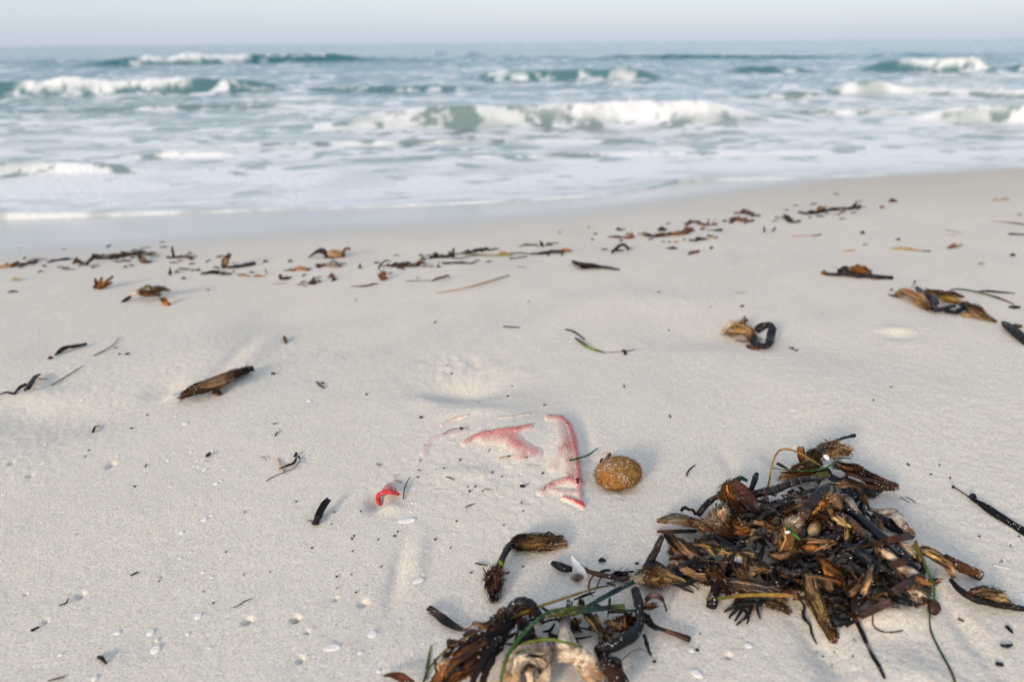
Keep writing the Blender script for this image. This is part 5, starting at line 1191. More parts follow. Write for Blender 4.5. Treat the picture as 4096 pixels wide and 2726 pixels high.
for nm, c, pts, w_, cs, lb in [
    ('twig', '3', [(692, 1008, 1), (725, 1015, 1), (755, 1032, 1)], 8, 'char', "short curved black twig below the cloth folds"),
    ('twig', '3', [(836, 1228, 1), (870, 1212, 1), (907, 1200, 1)], 9, 'char', "short straight twig under the middle of the cloth"),
    ('twig', '3', [(535, 780, 1), (578, 776, 1)], 6, 'umber', "tiny brown twig left of the cloth folds"),
    ('twig', '3', [(678, 698, 2), (720, 668, 4), (800, 657, 3)], 5, 'plum', "hair-thin stalk on the upper left cloth fold"),
    ('bark_piece', '3', [(798, 656, 4), (820, 656, 4)], 20, 'black', "black seed-like bit on the upper left cloth fold"),
    ('twig', '3', [(1082, 868, 2), (1120, 864, 3), (1150, 858, 3)], 9, 'ochre', "ochre stalk on the sand over the cloth"),
    ('bark_piece', '3', [(1144, 858, 3), (1160, 858, 3)], 14, 'black', "black bead at the end of the ochre stalk"),
    ('bark_piece', '3', [(1236, 1074, 1), (1268, 1074, 1)], 24, 'black', "black crumb with a whisker below the cloth folds"),
    ('twig', '3', [(1262, 1076, 2), (1290, 1056, 2), (1308, 1043, 1)], 4, 'char', "fine whisker beside the black crumb"),
    ('bark_piece', '3', [(1650, 1022, 14), (1652, 1052, 14)], 20, 'black', "black speck on the red cloth's right fold"),
    ('twig', '3', [(1410, 1100, 9), (1414, 1082, 10), (1424, 1076, 9)], 7, 'black', "tiny black hook on the cloth's lower fold"),
    ('twig', '3', [(1562, 618, 12), (1580, 620, 13), (1588, 632, 13)], 6, 'char', "thin dark sliver on the top of the right cloth fold"),
    ('twig', '3', [(1268, 862, 5), (1292, 868, 5)], 9, 'dark', "dark splinter on the middle cloth fold"),
    ('twig', '3', [(1000, 822, 2), (1016, 804, 2)], 7, 'umber', "small brown splinter in the sand hollow of the cloth"),
    ('twig', '3', [(320, 1030, 2), (348, 1038, 2), (378, 1048, 1)], 7, 'umber', "brown sliver just right of the red corner"),
    ('twig', '3', [(326, 985, 1), (328, 1010, 2), (322, 1030, 2)], 4, 'tan', "fine tan stalk rising from the brown sliver"),
    ('twig', '3', [(190, 910, 1), (210, 920, 1), (230, 922, 1)], 9, 'rust', "reddish splinter left of the cloth"),
    ('twig', '3', [(492, 955, 1), (514, 964, 1)], 6, 'dark', "dark splinter between cloth corner and folds"),
    ('twig', '3', [(975, 1094, 1), (1015, 1100, 1)], 6, 'umber', "pale brown splinter below the cloth centre"),
    ('twig', '3', [(1282, 918, 2), (1380, 924, 2)], 4, 'rust', "hair-thin reddish stalk across the cloth hollow"),
    ('bark_piece', '3', [(505, 574, 1), (528, 574, 1)], 16, 'dark', "dark crumb behind the upper left cloth fold"),
    ('twig', '3', [(1985, 362, 1), (1990, 345, 1), (1984, 346, 1)], 6, 'char', "tiny dark hook on bare sand behind the ball"),
    ('twig', '3', [(2315, 562, 1), (2324, 578, 1)], 9, 'dark', "dark splinter on bare sand far right of the cloth"),
    ('twig', '3', [(1402, 482, 1), (1420, 487, 1)], 8, 'char', "black splinter above the cloth's right fold"),
    ('twig', '5', [(820, 628, 1), (845, 616, 2), (870, 604, 1)], 12, 'char', "black sliver alone on the lower left sand"),
    ('twig', '5', [(1464, 828, 1), (1500, 815, 1), (1535, 790, 2), (1588, 774, 1)], 8, 'plum', "wavy brown twig above the left crab hole"),
    ('twig', '5', [(370, 815, 1), (412, 802, 1), (432, 765, 2)], 10, 'plum', "faint forked twig at the left"),
    ('bark_piece', '5', [(615, 1138, 1), (640, 1150, 3), (668, 1180, 1)], 26, 'black', "black bent crumb near the bottom left"),
    ('bark_piece', '5', [(195, 975, 1), (245, 950, 1)], 16, 'char', "dark smear of weed at the left bottom"),
    ('twig', '5', [(300, 1290, 1), (370, 1272, 1), (410, 1262, 1)], 10, 'umber', "brown twig at the bottom left edge"),
    ('bark_piece', '7', [(1765, 1018, 2), (1785, 1000, 3), (1804, 984, 2)], 28, 'dark', "dark ragged bark scrap among the shell chips"),
    ('twig', '7', [(1243, 1105, 1), (1253, 1080, 1)], 10, 'dark', "little dark splinter left of the shell chips"),
    ('twig', '7', [(2230, 1020, 1), (2262, 1022, 2), (2288, 1048, 1)], 7, 'umber', "bent brown rootlet right of the shell chips"),
    ('bark_piece', '7', [(1075, 142, 1), (1110, 134, 1)], 18, 'dark', "dark crumb right of the thin grey twig"),
    ('bark_piece', '4', [(1912, 246, 4), (1920, 270, 3), (1925, 288, 1)], 26, 'umber', "small brown stub standing on bare sand, left of the dip"),
    ('twig', '4', [(2130, 548, 1), (2155, 570, 2), (2182, 592, 1)], 16, 'plum', "short grey-brown twig right of the furry log"),
    ('bark_piece', '4', [(1830, 494, 1), (1850, 492, 2)], 22, 'umber', "brown and white crumb right of the log's peg"),
    ('twig', '4', [(1850, 912, 1), (1862, 896, 1), (1866, 884, 1)], 10, 'char', "tiny black sprig on the sand left of the cloth"),
    ('twig', '4', [(1884, 890, 1), (1886, 874, 1), (1876, 862, 1)], 3, 'char', "hair-thin curl beside the tiny black sprig"),
    ('twig', '4', [(1842, 830, 1), (1868, 826, 1)], 6, 'dark', "short dark splinter above the tiny black sprig"),
    ('twig', '4', [(978, 1118, 1), (984, 1102, 1)], 7, 'dark', "dark splinter right of the crab pit"),
    ('twig', 'F', [(672, 338, 1), (715, 345, 2), (760, 354, 1)], 12, 'char', "black twig left of the bent rhizome"),
    ('bark_piece', 'F', [(1508, 320, 1), (1530, 315, 3), (1552, 322, 1)], 28, 'black', "black ragged crumb above the rootstock"),
    ('bark_piece', 'F', [(885, 405, 1), (905, 396, 1)], 14, 'black', "black crumb beside the bent rhizome's lower tuft"),
    ('bark_piece', '1', [(60, 875, 1), (80, 876, 1)], 14, 'char', "dark crumb left of the ringed stub"),
    ('twig', '1', [(258, 14, 1), (266, 26, 1)], 8, 'char', "tiny dark splinter above the seagrass ball"),
    ('twig', '1', [(1645, 295, 1), (1660, 308, 1)], 9, 'dark', "small curled splinter on sand right of the heap crown"),
    ('twig', '1', [(1636, 488, 1), (1662, 500, 1), (1698, 525, 1)], 6, 'plum', "faint hook-shaped stalk on sand right of the heap"),
    ('twig', '1', [(1602, 490, 1), (1665, 524, 1)], 5, 'plum', "faint straight stalk right of the heap"),
    ('bark_piece', '1', [(2190, 1352, 1), (2225, 1358, 2), (2258, 1348, 1)], 22, 'black', "black curved bit at the lower right edge"),
    ('bark_piece', '1', [(2165, 1462, 1), (2205, 1465, 1)], 28, 'black', "black crumb at the bottom right"),
    ('bark_piece', '1', [(2225, 1245, 1), (2260, 1280, 1)], 22, 'black', "ragged black bit below the detached rhizome"),
    ('twig', '1', [(1945, 1200, 1), (1975, 1215, 1)], 14, 'umber', "brown splinter below the detached rhizome"),
    ('bark_piece', '1', [(415, 1380, 1), (430, 1382, 1)], 18, 'black', "black crumb below the brown stem tail"),
    ('bark_piece', '1', [(165, 1446, 1), (180, 1448, 1)], 16, 'black', "black crumb in the sand right of the cluster"),
    ('twig', '1', [(1330, 1320, 1), (1345, 1335, 1)], 14, 'grey', "grey smear beside the black strap on the sand"),
]:
    thing(nm, lb, 'twig' if nm == 'twig' else 'weed bit', [S_(c, pts, [w_ * .6, w_, w_ * .5] if len(pts) > 2 else [w_, w_ * .7], cs, lump=.25 if nm != 'twig' else .12)])
B("limp black blade with a bulb tip lying at the right edge", [B_('1', [(2000, 486, 2), (2040, 512, 4), (2095, 545, 4), (2160, 590, 3), (2240, 640, 3), (2345, 705, 2)], [10, 30, 46, 46, 44, 46], 'black', cup=.2), S_('1', [(1915, 431, 2), (1945, 450, 2), (2005, 490, 2)], [8, 7, 9], 'plum', name='stalk'), S_('1', [(1908, 428, 3), (1920, 433, 3)], [17, 15], 'navy', name='bulb'), B_('1', [(2010, 485, 4), (2028, 478, 6), (2046, 502, 4)], [10, 26, 14], 'navy', name='leaflet')], group=None)
# crumbs: countless little dark specks
r = np.random.default_rng(77)
CR = [('5', a, b) for a, b in [(1000, 665), (2080, 305), (2105, 230), (1865, 165), (1420, 483), (2220, 475), (2215, 400), (2110, 635), (2205, 622), (2115, 708), (2230, 735), (2300, 690), (1275, 730), (1540, 230), (2270, 225), (1965, 455), (1535, 622), (1690, 605), (1335, 800), (480, 370), (850, 70)]] + \
     [('3', a, b) for a, b in [(118, 413), (697, 203), (1175, 350), (1138, 427), (925, 468), (508, 890), (805, 885), (1035, 975), (1105, 1005), (1262, 1255), (772, 1330), (30, 1437), (1240, 1195), (962, 1110), (500, 1010), (1390, 980), (1110, 1356), (330, 1437), (1795, 1050), (850, 1080), (905, 1080), (620, 955), (675, 945), (860, 1112)]] + \
     [('1', a, b) for a, b in [(1838, 305), (1778, 358), (2250, 772), (2192, 862), (1350, 880), (2300, 720), (2060, 720), (1900, 380), (1210, 1470), (1225, 1395), (1330, 1420), (440, 1290), (1120, 1395), (1150, 1420)]] + \
     [('F', a, b) for a, b in [(140, 155), (25, 178), (158, 128), (548, 58), (42, 362), (398, 178), (652, 402), (995, 362), (505, 235)]] + \
     [('7', a, b) for a, b in [(1265, 660), (1135, 775), (725, 1015), (1020, 142), (1000, 90), (2350, 735), (770, 962), (2340, 310)]] + \
     [('d', a, b) for a, b in [(1040, 860), (1436, 888), (1540, 760), (1634, 706), (2050, 890), (960, 640), (1000, 742), (1215, 694), (1825, 800), (740, 880), (1516, 672), (2010, 920), (820, 690)]]
for c, x, y in CR:
    s_ = CROPS[c][2]; d_ = r.uniform(4.5, 7.5) * s_
    a = r.uniform(0, 3.1)
    thing('weed_crumb', "tiny dark weed crumb loose on the sand " + {"5": "of the bare lower left", "3": "around the red cloth", "1": "beside the big heap", "F": "below the red cloth", "7": "near the furry log", "d": "of the open middle beach"}[c], 'weed crumb', [S_(c, [(x, y, 0.6), (x + math.cos(a) * d_ * 1.3, y - math.sin(a) * d_ * .7, 0.8)], [d_, d_ * .6], str(r.choice(['black', 'char', 'dark', 'umber'])), lump=.3)], "tiny dark crumbs on the sand")

# ------------------------------------------------------------------ pieces on the upper sand and along the wrack line
WL = "weed along the wrack line"
def crown(c, base, tips, w_, cs, label, group=WL):
    """leaf-base crown: stubby scales that flare from one foot"""
    ps = [S_(c, [(base[0] - w_ * .4, base[1], 1), (base[0] + w_ * .4, base[1], 1)], [w_ * 1.1, w_ * 1.1], cs, name='foot', lump=.3, mat=M_SOFT)]
    for t in tips:
        ps.append(B_(c, [(base[0] + (t[0] - base[0]) * .15, base[1], 1), ((base[0] * .45 + t[0] * .55), (base[1] * .5 + t[1] * .5), 1), (t[0], t[1], 1)], [w_ * .8, w_, w_ * .5], [cs, cs, 'umber'], stand=True, name='scale', cup=.4, thick=.0015))
    return thing('sheath_cluster', label, 'leaf sheaths', ps, group)
crown('L1', (1160, 600), [(1120, 480), (1145, 520), (1205, 465), (1250, 520), (1335, 455), (1325, 530), (1095, 570)], 46, 'rust', "rust-brown leaf-base crown with finger-like scales, alone below the wrack line", None)
crown('L1', (1960, 790), [(1890, 710), (1925, 705), (1955, 715), (1990, 770), (2010, 785)], 50, 'orange', "orange-brown stubby leaf-base crown beside the tangled clump", None)
crown('L3', (210, 575), [(160, 510), (190, 480), (222, 470), (250, 485), (268, 545), (235, 500)], 30, 'rust', "rust leaf-base crown under the curled dark stalk")
crown('L2', (1470, 545), [(1415, 535), (1450, 500), (1490, 462), (1520, 500), (1525, 530)], 32, 'brown', "small dark brown leaf-base crown left of the middle")
crown('L2', (1705, 465), [(1670, 430), (1700, 410), (1735, 430), (1650, 470)], 24, 'rust', "tiny rust leaf-base crown with a black bit below it")
crown('L1', (2005, 435), [(1985, 400), (2005, 350), (2020, 390)], 26, 'brown', "narrow brown leaf base standing below the wrack line on the left")
crown('L4', (725, 530), [(620, 520), (690, 500), (725, 465), (750, 500), (700, 545)], 26, 'rust', "small rust splayed leaf base on the wrack line, right of centre")
crown('L5', (968, 395), [(950, 385), (968, 368), (988, 385)], 20, 'umber', "tiny brown leaf base alone on the right sand", None)
# left of the wrack line
thing('weed_clump', "tangled clump of olive leaves and tan fibre with a black leg", 'weed clump', [S_('L1', [(1435, 755, 2), (1490, 725, 5), (1550, 690, 8)], [22, 40, 30], 'black'), S_('L1', [(1550, 692, 8), (1600, 655, 16), (1650, 625, 20)], [22, 24, 26], ['tan', 'cream', 'umber'], name='stalk'),
    T_('L1', [(1640, 630, 12), (1720, 650, 14), (1800, 660, 14), (1870, 670, 8)], [50, 84, 90, 50], ['tan', 'umber', 'rust', 'umber'], 220, 'brown', fly=.3), B_('L1', [(1645, 600, 26), (1690, 600, 30), (1740, 575, 34), (1790, 590, 30)], [30, 46, 50, 30], ['dark', 'olive', 'olive'], name='leaf'), T_('L1', [(1790, 650, 14), (1815, 600, 26), (1860, 600, 26), (1940, 610, 18)], [50, 70, 70, 60], ['orange', 'tan', 'straw', 'pale'], 240, 'ochre', fly=.5)])
def rubble(c, pts, w_, cols, n, label, name='weed_clump', cat='weed clump', group=WL, sd=0, extra=None):
    """one tangled clump: a core mass with stalks and leaves crossing it"""
    rr = np.random.default_rng(900 + sd)
    pts = np.array(pts, float)
    ps = [S_(c, [(*p, 2) for p in pts], [w_ * .7] + [w_ * 1.25] * max(1, len(pts) - 2) + [w_ * .6], [cols[0], cols[1 % len(cols)], cols[0]], lump=.5, mat=M_SOFT, flat=.8)]
    n = int(n * 1.5) + 2
    for i in range(n):
        u = rr.uniform(0, len(pts) - 1); k = min(int(u), len(pts) - 2); q = pts[k] + (pts[k + 1] - pts[k]) * (u - k)
        a = rr.normal(0, .5) + (math.pi if rr.random() < .5 else 0); ln = rr.uniform(.8, 2.4) * w_
        rise = rr.uniform(-.1, .9) * w_ if rr.random() < .6 else 0
        P2 = (q[0] + math.cos(a) * ln, q[1] + math.sin(a) * ln * .25 - rise * .6)
        mid = ((q[0] + P2[0]) / 2, (q[1] + P2[1]) / 2 - rise * .5)
        cs = str(rr.choice(cols))
        if rr.random() < .55: ps.append(B_(c, [(*q, 1), (*mid, 1), (*P2, 1)], [w_ * .4, w_ * rr.uniform(.4, .85), w_ * .2], cs, stand=True, name='leaf', twist=rr.normal(0, .8), cup=.3))
        else: ps.append(S_(c, [(*q, 1), (*mid, 1), (*P2, 1)], [w_ * .4, w_ * rr.uniform(.3, .55), w_ * .2], cs, stand=True, name='stalk', lump=.2))
    return thing(name, label, cat, ps + (extra or []), group)
rubble('L1', [(-30, 345), (40, 345), (110, 340), (160, 325)], 42, ['umber', 'tan', 'brown'], 3, "brown weed clump cut by the left edge on the wrack line", sd=1, extra=[S_('L1', [(110, 335, 2), (165, 312, 6), (222, 285, 10)], [34, 40, 34], ['brown', 'rust'], name='stub')])
rubble('L1', [(240, 350), (260, 320), (330, 305), (400, 290), (425, 250)], 30, ['dark', 'brown', 'char'], 9, "loose dark strand second from the left edge on the wrack line", sd=2)
rubble('L1', [(550, 290), (620, 275), (690, 262), (780, 258), (850, 245)], 22, ['char', 'black', 'plum'], 9, "thin grey-black strand third along the wrack line from the left", sd=3)
rubble('L1', [(860, 300), (905, 290), (955, 298)], 34, ['brown', 'umber', 'dark'], 3, "small peaked brown clump beside the thin grey-black strand", sd=4, extra=[B_('L1', [(880, 290, 2), (895, 255, 2), (910, 232, 2)], [40, 36, 20], 'dark', stand=True, name='leaf'), B_('L1', [(900, 290, 2), (925, 262, 2), (950, 290, 2)], [36, 34, 24], 'brown', stand=True, name='leaf')])
R("black stalk leaning on the left end of the dark mat", S_('L1', [(1015, 318, 2), (1050, 275, 8), (1090, 240, 14), (1100, 190, 22)], [34, 36, 40, 26], ['char', 'dark', 'char'], stand=True), group=WL)
rubble('L1', [(1130, 245), (1210, 245), (1310, 235), (1420, 225), (1500, 200), (1600, 195), (1730, 205)], 64, ['black', 'brown', 'char', 'umber', 'dark'], 20, "dense dark mat of weed, the largest clump on the left wrack line", sd=5)
R("brown fibrous rhizome leaning at the right end of the dark mat", T_('L1', [(1640, 215, 10), (1670, 255, 6), (1715, 290, 3), (1760, 290, 2)], [50, 64, 76, 50], ['umber', 'rust', 'tan', 'brown'], 160, 'brown', fly=.15), group=WL)
rubble('L1', [(720, 345), (770, 370), (825, 375)], 30, ['grey', 'char', 'dark'], 5, "small grey-black tuft below the thin strand", sd=6)
rubble('L1', [(1980, 235), (2080, 232), (2180, 228), (2320, 218)], 30, ['dark', 'brown', 'char'], 10, "low weed strand with one black spike standing at its left", sd=7, extra=[S_('L1', [(2045, 225, 2), (2035, 170, 2), (2028, 105, 2)], [36, 30, 20], 'black', stand=True, name='spike')])
for c, x, y, d_, cs in [('L1', 520, 335, 34, 'umber'), ('L1', 2085, 400, 40, 'dark'), ('L1', 2165, 478, 40, 'dark'), ('L1', 1480, 345, 40, 'umber'), ('L1', 1095, 350, 36, 'umber'), ('L1', 235, 330, 40, 'brown'), ('L1', 2260, 255, 36, 'umber'), ('L2', 130, 380, 40, 'umber'), ('L2', 920, 280, 44, 'brown'), ('L2', 1210, 275, 44, 'brown'),
                        ('L2', 1550, 510, 36, 'brown'), ('L2', 240, 610, 30, 'grey'), ('L4', 345, 485, 30, 'umber'), ('L4', 275, 415, 28, 'grey'), ('L4', 312, 540, 24, 'umber'), ('L4', 1700, 352, 40, 'brown'), ('L4', 1345, 550, 34, 'brown'), ('L4', 1120, 570, 24, 'rust'), ('L4', 1190, 570, 40, 'tan'), ('L5', 1275, 445, 28, 'char'), ('L5', 990, 490, 36, 'grey'),
                        ('L4', 460, 645, 26, 'brown'), ('L4', 425, 645, 24, 'dark'), ('L3', 795, 435, 34, 'dark'), ('L3', 800, 395, 22, 'orange'), ('L3', 270, 412, 26, 'dark'), ('L3', 2060, 75, 26, 'tan'), ('L5', 2260, 580, 34, 'dark'), ('L5', 1990, 655, 40, 'grey'), ('L5', 1135, 170, 34, 'umber'), ('L5', 1230, 122, 60, 'brown'), ('L5', 740, 235, 50, 'grey'), ('L5', 2115, 112, 50, 'grey'), ('L5', 2200, 108, 70, 'grey'), ('L5', 2310, 238, 44, 'grey'),
                        ('L4', 1560, 632, 36, 'brown'), ('L6', 225, 422, 24, 'rust'), ('L6', 1355, 298, 18, 'dark'), ('L1', 110, 125, 0, 'grey')]:
    if d_: thing('weed_crumb', ("little %s weed bit strewn near the %s of the wrack line" % ({"umber": "brown", "dark": "blackish", "char": "black", "rust": "rust", "tan": "tan", "orange": "orange", "grey": "grey", "brown": "dark brown"}[cs], {"L1": "left end", "L2": "left middle", "L3": "middle", "L4": "right middle", "L5": "right end", "L6": "right end"}[c])), 'weed crumb', [S_(c, [(x - d_ * .5, y, 1), (x, y - d_ * .15, 4), (x + d_ * .5, y, 1)], [d_ * .4, d_ * .62, d_ * .3], cs, lump=.4, mat=M_SOFT)], "little weed bits along the wrack line")
B("pale tan leaf scrap on the sand at far left", B_('L1', [(140, 490, 2), (185, 482, 6), (240, 500, 2)], [26, 40, 14], 'straw'), group=WL)
B("small grey leaf lying at the far left below the wrack line", B_('L1', [(92, 645, 1), (150, 632, 4), (215, 635, 1)], [14, 26, 12], 'plum'), group=WL)
B("faint green blade end right of the dark mat", B_('L1', [(1750, 212, 2), (1810, 210, 5), (1880, 215, 2)], [14, 20, 10], 'olive'), group=WL)
B("olive blade lying below the black spike strand", B_('L1', [(2100, 360, 2), (2170, 368, 4), (2260, 375, 2), (2340, 380, 1)], [24, 26, 14, 10], ['olive', 'olive', 'straw']), group=WL)
shell('L1', 1880, 360, 60, 40, .2, "pale tan shell below the dark mat", 'cream')
# middle of the wrack line
R("tan upright fibre knob on a dark stalk, middle left of the wrack line", [T_('L2', [(430, 350, 3), (435, 305, 3), (455, 260, 3), (490, 222, 3)], [70, 104, 110, 60], ['ochre', 'tan', 'tan', 'umber'], 300, 'ochre', fly=.15, stand=True), S_('L2', [(480, 350, 3), (560, 342, 4), (660, 330, 4), (740, 312, 5), (800, 298, 6)], [30, 40, 34, 40, 36], 'dark', name='stalk'), S_('L2', [(515, 285, 3), (550, 305, 3), (580, 340, 1)], [14, 10, 8], 'tan', name='root')], group=WL)
rubble('L2', [(190, 428), (260, 415), (350, 415), (430, 428), (515, 430)], 42, ['black', 'dark', 'umber'], 5, "flat black weed slab with tan edges below the tan knob", sd=8)
B("rust leaf with a thin tail below the tan knob", B_('L2', [(590, 430, 2), (630, 438, 4), (690, 450, 2), (745, 455, 1)], [20, 28, 16, 8], ['rust', 'orange', 'rust']), group=WL)
B("small bright orange leaf next to the rust leaf", B_('L2', [(780, 450, 1), (820, 445, 5), (870, 450, 2), (930, 455, 1)], [16, 34, 18, 6], ['rust', 'orange', 'straw']), group=WL)
B("tiny tan splinter standing above the orange leaf", B_('L2', [(940, 425, 1), (925, 395, 1), (908, 362, 1)], [22, 20, 14], 'grey', stand=True), group=WL)
R("black bird-beak rhizome arching into the small oval ball", S_('L2', [(1425, 236, 1), (1480, 195, 1), (1540, 160, 1), (1590, 158, 1), (1630, 190, 1), (1640, 232, 1)], [12, 26, 46, 70, 70, 40], 'black', stand=True, lump=.2), group=WL)
R("reddish curled stub rising behind the small oval ball", S_('L2', [(1840, 225, 1), (1835, 180, 1), (1850, 142, 1), (1885, 128, 1), (1915, 135, 1)], [44, 40, 34, 34, 30], ['brown', 'red', 'rust', 'dark'], stand=True), group=WL)
rubble('L2', [(1230, 385), (1300, 375), (1360, 375), (1420, 385)], 44, ['rust', 'tan', 'umber', 'brown'], 8, "rust frilly weed clump left of the oval ball's front", sd=9)
rubble('L2', [(1540, 350), (1590, 330), (1670, 325), (1740, 340), (1820, 335)], 50, ['brown', 'grey', 'dark', 'char'], 11, "grey-brown tangled clump in front of the oval ball", sd=10)
R("short dark stub with a round brown head, middle of the wrack line", [S_('L2', [(1120, 480, 3), (1160, 476, 4), (1225, 465, 2)], [34, 36, 14], ['dark', 'black', 'straw']), S_('L2', [(1098, 490, 1), (1092, 460, 1), (1100, 436, 1)], [40, 44, 40], ['umber', 'brown', 'dark'], stand=True, name='head', lump=.3)], group=WL)
R("black crumb under the tiny rust crown", S_('L2', [(1700, 500, 1), (1725, 490, 4), (1748, 478, 2)], [24, 36, 18], 'black'), 'weed bit', 'bark_piece', WL)
R("thin grey stalk flat on the sand below the dark stub", S_('L2', [(990, 545, 1), (1070, 540, 2), (1175, 530, 1)], [8, 10, 7], 'grey', lump=.1), 'twig', 'twig', WL)
R("dark two-tone straw lying left of the rust crown", S_('L2', [(1908, 570, 1), (2000, 572, 2), (2100, 566, 3), (2190, 548, 2)], [10, 14, 18, 14], ['straw', 'dark', 'dark'], lump=.1), 'twig', 'twig', WL)
R("brown flame-shaped leaf base right of the grey-brown clump", S_('L2', [(2035, 360, 1), (2030, 335, 1), (2035, 308, 1)], [30, 36, 14], ['brown', 'umber'], stand=True), 'weed bit', 'bark_piece', WL)
B("curled dark stalk arching over the rust crown", B_('L3', [(168, 470, 1), (180, 430, 1), (215, 390, 1), (250, 372, 1), (300, 378, 1)], [14, 26, 20, 26, 12], ['brown', 'dark', 'umber'], stand=True, twist=.5), group=WL)
rubble('L3', [(300, 430), (350, 420), (420, 430), (480, 425), (560, 430)], 56, ['dark', 'brown', 'umber', 'black'], 14, "dark weed clump right of the curled stalk", sd=11)
R("small dark wedge left of the tan-topped clump", S_('L3', [(618, 335, 3), (640, 350, 4), (662, 362, 2)], [14, 30, 16], 'dark'), 'weed bit', 'bark_piece', WL)
rubble('L3', [(630, 430), (660, 430), (740, 432)], 22, ['char', 'grey'], 4, "thin grey scrap below the dark wedge", sd=12)
rubble('L3', [(700, 345), (760, 335), (830, 335), (905, 338)], 40, ['black', 'dark', 'umber'], 4, "black clump topped with a tan fibre knob", sd=13, extra=[T_('L3', [(740, 320, 4), (760, 300, 6), (780, 310, 4)], [40, 60, 40], ['tan', 'orange', 'umber'], 120, 'umber', stand=True, fly=.2)])
crown('L3', (945, 330), [(900, 275), (930, 290), (955, 240), (945, 280)], 34, 'dark', "dark split stub standing at the start of the long green stem")
B("long olive-green stem lying along the middle wrack line", [B_('L3', [(935, 340, 3), (960, 305, 5), (1050, 298, 5), (1150, 305, 4), (1300, 315, 4), (1440, 312, 4), (1540, 300, 4), (1640, 290, 3), (1720, 298, 3)], [16, 18, 16, 16, 18, 20, 16, 14, 12], ['olive', 'lime', 'olive', 'olive', 'tan', 'lime', 'olive', 'dark']), B_('L3', [(1435, 300, 4), (1470, 290, 8), (1550, 318, 4)], [30, 40, 24], ['orange', 'lime'], name='leaf'), S_('L3', [(940, 345, 1), (1040, 345, 2), (1150, 320, 2), (1240, 315, 2)], [10, 10, 9, 7], 'dark', name='rootlet')], group=WL)
rubble('L3', [(1100, 300), (1120, 285), (1200, 268), (1280, 255), (1340, 262)], 36, ['black', 'dark', 'brown'], 8, "black jagged strand above the long green stem", sd=14)
B("thin red-brown leaf at the right of the jagged strand", B_('L3', [(1340, 262, 3), (1390, 248, 4), (1430, 246, 3)], [10, 18, 12], 'red'), group=WL)
R("black rhizome with an orange tip at the right end of the long stem", [S_('L3', [(1720, 300, 3), (1800, 298, 4), (1900, 290, 5), (2000, 275, 6), (2090, 275, 6)], [10, 22, 30, 36, 34], 'char', lump=.25), S_('L3', [(2085, 268, 6), (2130, 262, 7), (2195, 270, 4)], [36, 38, 10], ['rust', 'orange', 'umber'], name='tip'), S_('L3', [(2088, 280, 4), (2090, 300, 2), (2085, 322, 1)], [20, 16, 12], 'brown', name='root')], group=WL)
rubble('L3', [(1540, 350), (1600, 345), (1720, 325)], 18, ['char', 'grey', 'dark'], 5, "thin grey-black scrap under the long stem's leaf", sd=15)
rubble('L3', [(840, 390), (870, 400), (980, 395), (1060, 395), (1170, 400)], 20, ['char', 'black', 'brown'], 7, "thin black strand below the start of the long stem", sd=16)
rubble('L3', [(1640, 225), (1700, 205), (1790, 210), (1880, 215)], 20, ['grey', 'char', 'plum'], 8, "faint grey strand above the right end of the long stem", sd=17, extra=[B_('L3', [(1890, 225, 1), (1875, 195, 1), (1858, 168, 1)], [26, 34, 14], 'black', stand=True, name='leaf'), B_('L3', [(1920, 215, 1), (1950, 195, 1), (1985, 232, 1)], [20, 30, 18], 'umber', stand=True, name='leaf')])
B("brown leaf with a hooked end on a thin dark stalk, mid beach", [B_('L3', [(725, 585, 1), (780, 560, 6), (850, 545, 8), (890, 528, 10), (915, 545, 5)], [12, 24, 28, 26, 14], ['brown', 'umber', 'brown', 'dark']), S_('L3', [(450, 585, 1), (540, 585, 1), (640, 578, 1), (730, 582, 1)], [6, 10, 6, 6], 'plum', name='stalk')], group=None)
R("long straight straw-coloured reed stalk on the mid beach", S_('L3', [(770, 710, 1), (900, 690, 2), (1100, 650, 3), (1300, 595, 4), (1420, 558, 4), (1540, 522, 3)], [8, 11, 14, 15, 14, 11], ['tan', 'straw', 'straw', 'ochre', 'olive'], lump=.06), 'reed stalk', 'reed_stalk', None)
R("short grey stick above the end of the reed stalk", S_('L3', [(1622, 440, 1), (1665, 437, 1), (1712, 436, 1)], [11, 12, 10], 'grey', lump=.1), 'twig', 'twig', None)
R("brown spindle-shaped rhizome with a black tail, alone right of centre", [T_('L4', [(115, 775, 4), (170, 800, 8), (240, 815, 10), (310, 815, 8), (360, 825, 6)], [24, 62, 84, 66, 36], ['umber', 'brown', 'red', 'brown', 'dark'], 240, 'brown', fly=.08, sw=.0009), S_('L4', [(340, 822, 6), (420, 832, 5), (500, 842, 4), (596, 858, 2)], [34, 30, 26, 18], 'black', name='tail')], group=None)
R("arched black rhizome with a rust end, right of the long stem", [S_('L4', [(512, 680, 2), (560, 640, 2), (600, 608, 2), (645, 600, 2), (675, 625, 2), (690, 655, 2)], [24, 36, 34, 32, 32, 28], 'black', stand=True, lump=.15), S_('L4', [(680, 632, 2), (695, 655, 2), (722, 675, 2)], [30, 28, 12], ['rust', 'orange', 'umber'], stand=True, name='end'), S_('L4', [(560, 655, 2), (600, 655, 2), (640, 658, 1)], [20, 20, 10], 'char', name='root')], group=WL)
